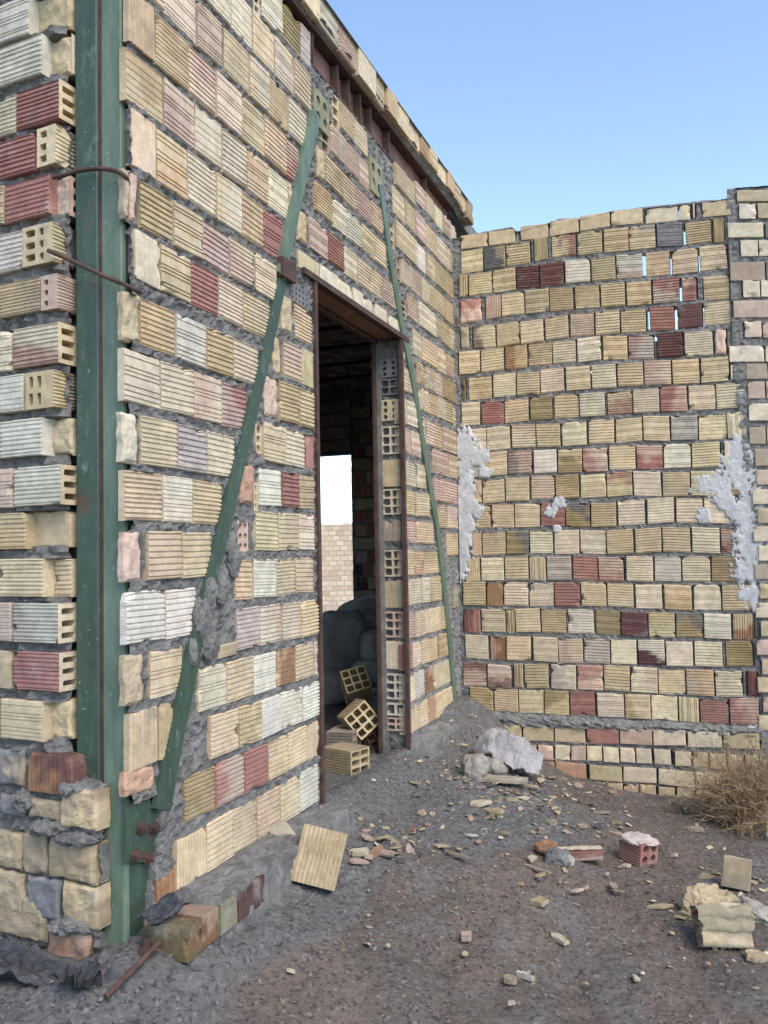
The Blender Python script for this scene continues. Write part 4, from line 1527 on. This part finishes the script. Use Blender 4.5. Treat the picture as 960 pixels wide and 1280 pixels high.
loose('brick_shard', (447, 1081), (5, 10, 10), 'pink chip under the cream one right of the tilted block', 'brick shard', lambda m: shard(m, .11, .05, .02, 'k', 43), dz=.004)

# blocks in and by the doorway
loose('hollow_block', (433, 966), (0, 0, -128), 'dusty grey-topped block lying in front of the doorway pile', 'block', lambda m: hollow_block(m, (.19, .235, .165), 2, 3, 'ye'), dz=.0)
loose('hollow_block', (430, 943), (0, 0, -105), 'upright grey block standing just behind the dusty block in the doorway', 'block', lambda m: hollow_block(m, (.20, .19, .17), 2, 3, 'em'), dz=.0)
loose('hollow_block', (450, 872), (36, 14, -168), 'yellow block with holes up, topmost of the doorway pile', 'block', lambda m: hollow_block(m, (.20, .24, .20), 3, 3, 'y'), Yat=6.75)
loose('hollow_block', (460, 912), (8, 38, -160), 'yellow block with nine holes facing out, lower in the doorway pile', 'block', lambda m: hollow_block(m, (.20, .25, .20), 3, 3, 'yc'), Yat=6.30)
loose('hollow_block', (474, 890), (10, 42, 35), 'pale grey block leaning behind the steel jamb in the doorway pile', 'block', lambda m: hollow_block(m, (.20, .25, .14), 3, 2, 'gw'), Yat=6.85)
loose('hollow_block', (435, 925), (80, 5, 12), 'dark yellow block half buried at the left foot of the doorway pile', 'block', lambda m: hollow_block(m, (.18, .22, .20), 3, 3, 'yl'), Yat=6.7)
loose('hollow_block', (476, 933), (5, -25, 20), 'shaded block at the bottom of the doorway pile under the nine-hole block', 'block', lambda m: hollow_block(m, (.20, .24, .18), 3, 3, 'n'), Yat=6.45)

# sacks stacked inside
SK = [((424, 806), 8.6, (.26, .24, .34), 5, 'big upright dark sack just inside the doorway'), ((466, 762), 9.0, (.36, .25, .14), -14, 'dark sack lying on top of the indoor stack'),
      ((446, 786), 8.9, (.28, .24, .14), -22, 'dark sack wedged under the topmost sack'), ((474, 806), 8.5, (.22, .24, .165), 0, 'round dark sack in the middle of the stack beside the jamb'),
      ((474, 840), 8.4, (.24, .24, .14), 3, 'dark sack low in the stack beside the jamb'), ((416, 858), 8.3, (.21, .22, .16), -4, 'dark sack on the floor below the big upright sack'),
      ((505, 775), 9.0, (.3, .3, .2), 6, 'dark sack hidden mostly behind the jamb'), ((450, 872), 8.8, (.34, .26, .18), 2, 'dark sack at the floor behind the pile of blocks')]
for i, (pp, Y, rad, tl, lb) in enumerate(SK):
    def mk(m):
        lump(m, rad, 'b', 101 + i, 5, .10, 1.3, .62)
        V = m.v[-1]
        wr = fbm(V[:, 0] * 9, V[:, 1] * 9, V[:, 2] * 16, 55 + i, 4) - .5
        m.v[-1] = V * (1 + .12 * wr)[:, None]
    loose('sack', pp, (0, tl, 10 * i), lb, 'sack', mk, [M_SACK], Yat=Y, smooth=True, group='sacks piled inside the room')
loose('rubble_heap', (440, 905), (0, 0, 0), 'dark heap of rubble carrying the sacks on the room floor', 'rubble', lambda m: (lump(m, (1.0, .7, .38), 'm', 71, 5, .22, 2.2)), [M_MORT], Yat=8.9, dz=-.08)

# crumpled bag, lump and board in the yard
def bagmesh(m):
    n, k = 46, 34
    A, B = np.meshgrid(np.linspace(-1, 1, n), np.linspace(-1, 1, k))
    X = A * .235 + .02 * (vn(A * 3, B * 3, 0, 5) - .5)
    Yy = B * .15 + .02 * (vn(A * 3, B * 3, 0, 6) - .5)
    fold = np.abs(vn(A * 1.6 + 3, B * 1.3, 0, 7) - .5) + .5 * np.abs(vn(A * 3.7, B * 2.8, 0, 8) - .5) + .26 * np.abs(vn(A * 8, B * 7, 0, 9) - .5)
    Z = .155 - .09 * (np.abs(A) ** 2.2) - .10 * np.clip(-B - .2, 0, 1) - .05 * B * B + .13 * (fold - .28) + .05 * np.exp(-((A + .5) / .4) ** 2)
    edge = .93 + .12 * (fbm(A * 3, B * 3, 0, 12, 3) - .5)
    P = np.stack([X, Yy, np.maximum(Z, .005)], -1)
    keep = (np.maximum(np.abs(A), np.abs(B)) < edge + .06)[:-1, :-1]
    m.grid(P, (.6, .58, .6), 0, keep)
    P2 = P.copy()
    P2[..., 2] -= .006
    m.grid(P2, (.6, .58, .6), 0, keep)
loose('paper_bag', (634, 962), (12, 12, -12), 'crumpled pale grey cement bag on the rubble before the boundary wall', 'bag', bagmesh, [M_BAG], dz=.075)
loose('cement_lump', (594, 972), (0, 0, 10), 'round grey-brown lump left of the crumpled bag', 'rubble', lambda m: (lump(m, (.088, .08, .088), 'e', 77, 4, .26, 1.6, .85), fracture(m, .022, 5, 16)), [M_LUMP], dz=.06)
loose('cement_lump', (618, 966), (0, 20, 40), 'flat brown lump under the crumpled bag', 'rubble', lambda m: (lump(m, (.11, .08, .055), 'e', 79, 4, .25, 1.6, .8), fracture(m, .022, 6, 16)), [M_LUMP], dz=.04)
loose('board', (628, 981), (4, 3, -8), 'thin yellow board lying under the crumpled bag', 'board', lambda m: m.box(np.array([(x, y, z) for z in (0, .02) for x, y in ((-.17, -.05), (.16, -.04), (.17, .05), (-.15, .05))]), (.3, .3, .3)), [M_WOOD], dz=.025)

# broken pieces across the yard
def redblock(m):
    hollow_block(m, (.145, .15, .125), 2, 2, 'rq', rnd=True)
    fracture(m, .010, 3, 12)
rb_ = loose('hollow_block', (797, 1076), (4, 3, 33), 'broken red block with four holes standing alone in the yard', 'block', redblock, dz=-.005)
top = MB()
lump(top, (.082, .085, .018), 'g', 31, 4, .3, 2.4, .7)
fracture(top, .012, 9, 25)
top.v = [v + np.array([0, 0, .122]) for v in top.v]
top.build('mortar_cap', [M_BRICK], rb_)
loose('brick_shard', (772, 1045), (3, 3, -24), 'thin pink strip pointing at the red block', 'brick shard', lambda m: shard(m, .13, .035, .018, 'k', 44), dz=.006)
def strip(m):
    block(m, Frame((0, -.035), (1, 0), (0, -1)), [(-.125, 0), (.12, 0), (.125, .055), (-.12, .05)], 'rk', '', dep=.06, d0=0)
    A, B = np.meshgrid(np.linspace(-.122, .122, 14), np.linspace(-.036, .03, 7))
    m.grid(np.stack([A, B, .054 + .012 * fbm(A * 40, B * 40, 0, 3, 3)], -1), TINT['p'])
loose('brick_shard', (724, 1074), (0, 0, 3), 'long flat red strip of block beside the brown piece', 'brick shard', strip)
loose('brick_shard', (683, 1069), (28, 8, 35), 'brown flat piece propped on the small grey lump', 'brick shard', lambda m: shard(m, .18, .13, .03, 'n', 45), dz=.025)
loose('cement_lump', (698, 1080), (0, 0, 0), 'small grey lump between the brown piece and the red strip', 'rubble', lambda m: (lump(m, (.065, .055, .048), 'e', 81, 4, .4, 2.2, .75), fracture(m, .03, 7, 20)), [M_MORT], dz=.025)
loose('cement_lump', (711, 1083), (0, 0, 50), 'small pale stone touching the red strip', 'rubble', lambda m: lump(m, (.035, .03, .035), 'p', 82, 3, .2, 1.5), [M_LUMP], dz=.02)
loose('brick_shard', (664, 1076), (10, 4, 60), 'cream triangular chip left of the brown piece', 'brick shard', lambda m: shard(m, .10, .06, .02, 'p', 46), dz=.004)
loose('brick_shard', (672, 1090), (4, 4, -40), 'long thin cream sliver in front of the brown piece', 'brick shard', lambda m: shard(m, .17, .035, .014, 'e', 47), dz=.006)
def pale(m, size, col_, sd, frac):
    w, l, h = size
    fr0 = Frame((0, -l / 2), (1, 0), (0, -1))
    block(m, fr0, [(-w / 2, 0), (w / 2, 0), (w / 2 * .97, h), (-w / 2 * .96, h * .98)], col_, '_', dep=l, d0=0)
    A, B = np.meshgrid(np.linspace(-w / 2, w / 2, 12), np.linspace(-l / 2, l / 2, 8))
    m.grid(np.stack([A * .965, B, h * .985 + .006 * (fbm(A * 40, B * 40, 0, sd, 3) - .5)], -1), TINT[col_[0]])
    m.grid(np.stack([A * .965, B * 0 + l / 2, (B + l / 2) / l * h * .985], -1), TINT[col_[0]])
    fracture(m, frac, sd, 9)
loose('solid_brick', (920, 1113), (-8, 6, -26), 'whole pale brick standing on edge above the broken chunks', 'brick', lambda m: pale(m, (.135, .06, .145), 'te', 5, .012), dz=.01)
def chunk(m):
    fr0 = Frame((0, -.05), (1, 0), (0, -1))
    pa = np.linspace(0, 1, 26)
    pb = np.linspace(0, 1, 30)
    A, B = np.meshgrid(pa, pb)
    w, h = .235, .165
    D = -.014 * (np.abs(((B * 3.0) % 1) - .5) * 2) ** 3 + .012 * (fbm(A * 5, B * 5, 0, 3, 4) - .5)
    Ux = (A - .5) * w * (1 - .12 * (1 - B)) + .02 * (vn(B * 6, A * 2, 0, 4) - .5) * (np.abs(A - .5) * 2) ** 4
    Zz = B * h * (1 + .12 * (vn(A * 5, 3.3, 0, 8) - .5))
    P = fr0.p(Ux, Zz, D - .03 * (1 - B) * 0)
    m.grid(P, two_tone('et', A, B))
    back = P + np.array([0, .11, 0]) + .02 * (fbm(A * 4, B * 4, 0, 6, 3)[..., None] - .5)
    m.grid(back, TINT['e'])
    for sl in ((0, slice(None)), (-1, slice(None)), (slice(None), 0), (slice(None), -1)):
        m.grid(np.stack([P[sl] + (back[sl] - P[sl]) * t + .008 * np.random.RandomState(3).randn(*P[sl].shape) * (0 < t < 1) for t in np.linspace(0, 1, 5)]), TINT['e'])
    lump(m, (.06, .03, .02), 'p', 91, 3, .3, 2)
    m.v[-1] = m.v[-1] + np.array([.03, 0, h])
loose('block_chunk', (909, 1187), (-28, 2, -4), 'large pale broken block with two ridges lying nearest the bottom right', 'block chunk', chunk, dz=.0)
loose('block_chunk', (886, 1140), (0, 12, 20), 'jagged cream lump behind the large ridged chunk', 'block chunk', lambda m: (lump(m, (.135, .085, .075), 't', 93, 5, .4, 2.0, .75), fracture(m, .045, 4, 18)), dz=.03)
loose('cement_lump', (946, 1150), (0, 25, -30), 'whitish crumbly lump right of the large ridged chunk', 'rubble', lambda m: (lump(m, (.10, .06, .05), 'g', 94, 4, .45, 2, .8),), [M_LUMP], dz=.02)
loose('brick_shard', (945, 1202), (8, 6, 20), 'cream broken flake below the large ridged chunk', 'brick shard', lambda m: shard(m, .12, .095, .03, 't', 48), dz=.006)
loose('hollow_block', (958, 1038), (2, 3, 24), 'pale pierced block half out of frame under the dry bush', 'block', lambda m: (hollow_block(m, (.19, .17, .13), 4, 3, 'p'), fracture(m, .006, 8, 14)), dz=-.01)
CH = [((675, 1133), .105, .085, .03, 'y', 20, 'yellow three-cornered flake in the middle of the bare soil'), ((700, 1180), .13, .05, .025, 'p', -65, 'long pale yellow flake below the three-cornered one'),
      ((583, 1178), .060, .055, .04, 'k', 10, 'small pink stone alone on the brown soil'), ((655, 1225), .085, .04, .03, 'w', -35, 'bright white chip near the bottom edge'),
      ((638, 1231), .07, .05, .03, 'e', 10, 'grey chip beside the bright white one'), ((824, 1137), .13, .045, .018, 't', -5, 'flat tan splinter between the red block and the chunks'),
      ((783, 1085), .06, .05, .02, 'p', 30, 'cream crumb at the foot of the red block'), ((641, 1003), .09, .035, .03, 'y', -8, 'yellow oblong chip below the crumpled bag'),
      ((628, 1045), .11, .03, .02, 'e', -25, 'grey-brown splinter pair left, the longer one'), ((660, 985), .20, .045, .022, 't', -15, 'long tan slat right of the crumpled bag'),
      ((690, 1033), .075, .055, .04, 'e', 15, 'grey flat stone above the brown piece'), ((728, 1036), .06, .035, .03, 't', -10, 'small tan pebble right of the grey flat stone'),
      ((572, 1073), .20, .04, .02, 'e', -45, 'long grey sliver on the gravel before the doorway'), ((590, 1047), .07, .03, .015, 'w', 0, 'small white chip on the gravel before the bag'),
      ((752, 1018), .13, .035, .015, 'e', 2, 'dark-edged thin slat in front of the plinth'), ((868, 1040), .14, .06, .03, 'e', -12, 'brown clod on the soil left of the pierced block'),
      ((600, 1008), .16, .10, .03, 'p', 30, 'cluster of cream flakes under the round lump'), ((617, 1018), .14, .08, .03, 't', -30, 'tan flake overlapping the cream flakes')]
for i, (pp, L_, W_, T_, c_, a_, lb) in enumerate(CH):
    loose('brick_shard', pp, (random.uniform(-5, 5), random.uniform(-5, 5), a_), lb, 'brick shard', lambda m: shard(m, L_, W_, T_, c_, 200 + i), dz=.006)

# steel and scraps at the foot of the column
def rod(name, pts, r, label, cat, mat):
    P = [gp(*p) + np.array([0, 0, h]) for p, h in pts]
    m = MB()
    m.tube(P, r, (.3, .3, .3), 8)
    o = m.build(name, [mat])
    tag(o, label, cat)
rod('rebar_rod', [((132, 1256), .02), ((165, 1229), .035), ((199, 1199), .05)], .010, 'dark rusty bar lying slantwise at the column foot', 'steel bar', M_RUST)
loose('anchor_bolt', (183, 1192), (0, 0, 0), 'short rusty bolt sticking up from gravel beside the column foot', 'bolt', lambda m: (m.tube([(0, 0, -.03), (0, 0, .012)], .028, (.3, .3, .3), 6), m.tube([(0, 0, .012), (0, 0, .045)], .016, (.3, .3, .3), 8)), [M_RUST], dz=.01)
def sheet(m, w, l, sd, amp):
    A, B = np.meshgrid(np.linspace(-1, 1, 30), np.linspace(-1, 1, 20))
    Z = amp * (fbm(A * 1.8, B * 1.8, 0, sd, 4) - .3) + amp * .6 * np.abs(vn(A * 3, B * 3, 0, sd + 3) - .5)
    P = np.stack([A * w / 2 * (1 + .2 * (vn(B * 3, 0, 0, sd) - .5)), B * l / 2 * (1 + .3 * (vn(A * 3, 0, 0, sd + 1) - .5)), Z], -1)
    m.grid(P, (.05, .05, .05))
    m.grid(P - np.array([0, 0, .004]), (.05, .05, .05))
u_, z_ = FL.at(205, 1140, .1)
pS = FL.p(u_, z_, .1)
m = MB()
sheet(m, .18, .09, 5, .04)
place(m.build('tar_sheet', [M_TAR]), pS + np.array([0, 0, .0]), (18, -8, 90 - wallang - 8), 'torn black sheet folded over the kerb beside the column', 'sheet')
loose('tar_sheet', (28, 1222), (10, 8, -10), 'torn dark sheet under the facade stones at lower left', 'sheet', lambda m: sheet(m, .36, .16, 8, .08), [M_TAR], dz=.02)
loose('tar_scrap', (104, 1236), (10, 10, 60), 'dark matted scrap on the gravel below the lowest stone', 'scrap', lambda m: sheet(m, .16, .13, 11, .10), [M_TAR], dz=.01)

# the dry bush
def bush(m):
    r = random.Random(9)
    for _ in range(22):
        p = np.array([r.gauss(0, .03), r.gauss(0, .03), -.01])
        dv = np.array([r.gauss(0, .6), r.gauss(0, .6), 1.0])
        dv /= np.linalg.norm(dv)
        P = [p]
        for k in range(5):
            P.append(P[-1] + (dv + np.array([r.gauss(0, .3) for _ in range(3)])) * .045)
        m.tube(P, [.007, .006, .0052, .0045, .0036, .0025], TINT['n'], 5, cap=False)
    for _ in range(1900):
        az = r.uniform(0, 2 * math.pi)
        el = math.asin(r.uniform(.02, 1))
        dv = np.array([math.cos(az) * math.cos(el), math.sin(az) * math.cos(el), math.sin(el) * 1.35])
        Rr = r.uniform(.16, .285) * (1 + .22 * math.sin(3 * az) + .12 * math.sin(7 * az + 2))
        p = np.array([r.gauss(0, .05), r.gauss(0, .05), .02])
        P = [p]
        n = 6
        cur = np.array([r.gauss(0, .4) for _ in range(3)])
        for k in range(n):
            cur = cur * .6 + np.array([r.gauss(0, .6) for _ in range(3)])
            P.append(P[-1] + (dv + cur * .75) * Rr / n)
        tone = np.array(TINT['e']) * r.uniform(.6, 1.25)
        m.tube(P, [.0026, .0023, .002, .0018, .0015, .0012, .0009], tone, 3, cap=False)
        for _ in range(5):
            i = r.randint(2, n)
            q = P[i]
            e = dv * .5 + np.array([r.gauss(0, 1) for _ in range(3)])
            e /= np.linalg.norm(e)
            l = r.uniform(.04, .11)
            c2 = np.array([r.gauss(0, .35) for _ in range(3)])
            m.tube([q, q + e * l * .5 + c2 * l * .2, q + (e + c2 * .7) * l], [.0016, .0013, .0008], tone * r.uniform(.9, 1.2), 3, cap=False)
loose('dry_bush', (937, 1028), (0, 0, 0), 'dry brown tumbleweed bush against the plinth at the pier', 'bush', bush, [M_TWIG], dz=-.01)

# =================================================================== the room behind and the yard beyond it
def simple_rows(w, u0, u1, z0, z1, tints, bw=.2, bh=.19, gap=.03):
    z = z0
    k = 0
    while z + bh < z1:
        u = u0 - (k % 2) * bw * .5
        while u < u1:
            a, b_ = max(u, u0), min(u + bw - .006, u1)
            if b_ - a > .04:
                block(w.mb, w.fr, [(a, z), (b_, z), (b_, z + bh), (a, z + bh)], random.choice(tints), '')
                w.marks.append([(a, z), (b_, z), (b_, z + bh), (a, z + bh)])
            u += bw
        z += bh + gap
        k += 1
sE = 10.85
FE = Frame(FL.p(sE, 0, -.2)[:2], -nL, -dL)      # end wall of the room, u runs away from the long wall
ue_r, zt_ = FE.at(438.5, 567)
WE = Wall(FE)
simple_rows(WE, .0, ue_r - .02, .1, 4.3, ('c', 'c', 'y', 'r', 'k', 'd', 'y'))
ow = 1.5
simple_rows(WE, ue_r + ow, 5.0, .1, 4.3, ('c', 'y', 'k'))
simple_rows(WE, ue_r, ue_r + ow, zt_ + .05, 4.3, ('c', 'y', 'k'))
WE.cuts.append(lambda U, Z: (U > ue_r) & (U < ue_r + ow) & (Z < zt_))
WE.mortar(0, 5.0, -.2, 4.45, .03, seed=17)
we = WE.mb.build('block_wall', [M_BRICK, M_MORT])
tag(we, 'shaded end wall of the room with a bright tall opening, seen through the doorway', 'wall')
for (a, b_, z0, z1) in ((-.2, ue_r, -.3, 4.5), (ue_r + ow, 5.2, -.3, 4.5), (ue_r, ue_r + ow, zt_, 4.5)):
    mbx = MB()
    mbx.fbox(FE, a, b_, z0, z1, -.2, -.06, (.2, .2, .2))
    mbx.build('wall_core', [M_MORT], we)
# far long side and the side behind the facade
mbx = MB()
for (a, b_, z0, z1) in ((-.3, 2.2, -.3, 4.5), (2.2, 4.2, 3.1, 4.5), (4.2, 6.6, -.3, 4.5), (6.6, 8.8, 3.1, 4.5), (6.6, 8.8, -.3, 1.0), (8.8, sE + .3, -.3, 4.5)):  # gaps are unseen openings added to let daylight into the room
    mbx.fbox(FL, a, b_, z0, z1, -5.4, -5.2, (.2, .2, .2))
o = mbx.build('rear_wall', [M_MORT])
tag(o, 'rear wall of the room facing the doorway, in shade', 'wall')
# roof of shallow brick vaults on joists
rf = empty('roof', FL.p(sE / 2, 4.4, -2.6), label='dark roof of brick strips between steel joists over the room', cat='roof')
def slab(m):
    m.fbox(FL, -.3, sE + .3, 4.5, 4.62, -5.4, -.03, (.2, .2, .2))
part('slab', [M_MORT], slab, rf)
s = .5
while s < sE:
    part('joist', [M_RUST], lambda m: (m.fbox(FL, s - .05, s + .05, 4.33, 4.345, -5.2, -.2), m.fbox(FL, s - .006, s + .006, 4.345, 4.5, -5.2, -.2)), rf)
    def vault(m):
        n = 7
        for k in range(26):
            d0 = -.22 - k * .19
            for j in range(n):
                a0, a1 = s + .06 + .83 * j / n, s + .06 + .83 * (j + 1) / n - .01
                h = lambda a: 4.36 + .09 * math.sin(math.pi * (a - s - .06) / .83)
                P = [FL.p(a0, h(a0), d0), FL.p(a1, h(a1), d0), FL.p(a1, h(a1), d0 - .18), FL.p(a0, h(a0), d0 - .18)]
                m.add(np.array(P), [(0, 1, 2, 3)], np.array(TINT[random.choice('cykrn')]) * .8)
    part('brick_vault', [M_BRICK], vault, rf)
    s += .95
# wall far beyond the opening
m, nt, b = newmat('far_brickwork')
co = N(nt, 'ShaderNodeTexCoord').outputs['Object']
sx = N(nt, 'ShaderNodeSeparateXYZ')
nt.links.new(co, sx.inputs[0])
cx = N(nt, 'ShaderNodeCombineXYZ')
nt.links.new(sx.outputs[0], cx.inputs[0])
nt.links.new(sx.outputs[2], cx.inputs[1])
bt = N(nt, 'ShaderNodeTexBrick')
for k_, v_ in (('Scale', 1.0), ('Mortar Size', .012), ('Brick Width', .26), ('Row Height', .17), ('Bias', 0.0)):
    bt.inputs[k_].default_value = v_
bt.inputs['Color1'].default_value = (.62, .51, .36, 1)
bt.inputs['Color2'].default_value = (.44, .31, .21, 1)
bt.inputs['Mortar'].default_value = (.30, .26, .22, 1)
wn = N(nt, 'ShaderNodeTexNoise')
wn.inputs['Scale'].default_value = 5.0
nt.links.new(co, wn.inputs['Vector'])
wm = N(nt, 'ShaderNodeMix', data_type='RGBA', blend_type='LINEAR_LIGHT')
wm.inputs[0].default_value = .045
nt.links.new(cx.outputs[0], wm.inputs[6])
nt.links.new(wn.outputs['Color'], wm.inputs[7])
nt.links.new(wm.outputs[2], bt.inputs['Vector'])
c = mix(nt, ramp(nt, noise(nt, co, 3, 5, .7), .4, .7, 0, .4), bt.outputs['Color'], (.55, .47, .34))
nt.links.new(c, b.inputs['Base Color'])
b.inputs['Roughness'].default_value = .95
bump(nt, b, bt.outputs['Fac'], -.02, .6)
M_FAR = m
Pw = CAM + ray(420, 655) * (30 / ray(420, 655)[1])
far = empty('yard_wall', (Pw[0], Pw[1], 0), label='sunlit brick wall far beyond, seen through the opening of the room', cat='wall')
fm = MB()
fm.box(np.array([(x, y, z) for z in (-.6, Pw[2]) for x, y in ((-5, 0), (7, 0), (7, .2), (-5, .2))], float), (.4, .3, .2))
o = fm.build('brickwork', [M_FAR], far)
fm = MB()
xx = np.linspace(-5, 7, 200)
A, B = np.meshgrid(xx, np.linspace(0, 1, 5))
fm.grid(np.stack([A, B * .2 - .0, Pw[2] + .02 + .03 * np.sin(B * 3.14) + .03 * (fbm(A * 3, B, 0, 2, 3) - .5)], -1), (.3, .3, .3))
fm.build('coping', [M_MORT], far)
# =================================================================== daylight
SUN_AZ, SUN_EL = 146.0, 48.0       # degrees clockwise from +Y, behind the camera to the right
w = bpy.data.worlds.new('World')
scene.world = w
w.use_nodes = True
nt = w.node_tree
bg = nt.nodes['Background']
sky = nt.nodes.new('ShaderNodeTexSky')
sky.sky_type = 'NISHITA'
sky.sun_disc = False
sky.sun_elevation = R(SUN_EL)
sky.sun_rotation = R(SUN_AZ)
sky.altitude = 900
sky.air_density = 0.8
sky.dust_density = 0.1
sky.ozone_density = .8
tn = nt.nodes.new('ShaderNodeMix')
tn.data_type, tn.blend_type = 'RGBA', 'MULTIPLY'
tn.inputs[0].default_value = 1.0
tn.inputs[7].default_value = (1.10, 1.06, 1.0, 1)
nt.links.new(sky.outputs[0], tn.inputs[6])
nt.links.new(tn.outputs[2], bg.inputs[0])
bg.inputs[1].default_value = 0.15
sl = bpy.data.lights.new('sun', 'SUN')
so = bpy.data.objects.new('sun', sl)
COL.objects.link(so)
sl.energy = 1.65
sl.angle = R(40)
sl.color = (1.0, .88, .73)
az, el = R(SUN_AZ), R(SUN_EL)
sv = Vector((math.sin(az) * math.cos(el), math.cos(az) * math.cos(el), math.sin(el)))
so.rotation_euler = sv.to_track_quat('Z', 'Y').to_euler()
so.location = sv * 20
scene.view_settings.view_transform = 'Standard'
scene.view_settings.look = 'None'
scene.view_settings.exposure = 1.44
scene.view_settings.gamma = 1.0
scene.view_settings.use_curve_mapping = False
scene.cycles.use_denoising = True
scene.cycles.max_bounces = 6
scene.cycles.diffuse_bounces = 4
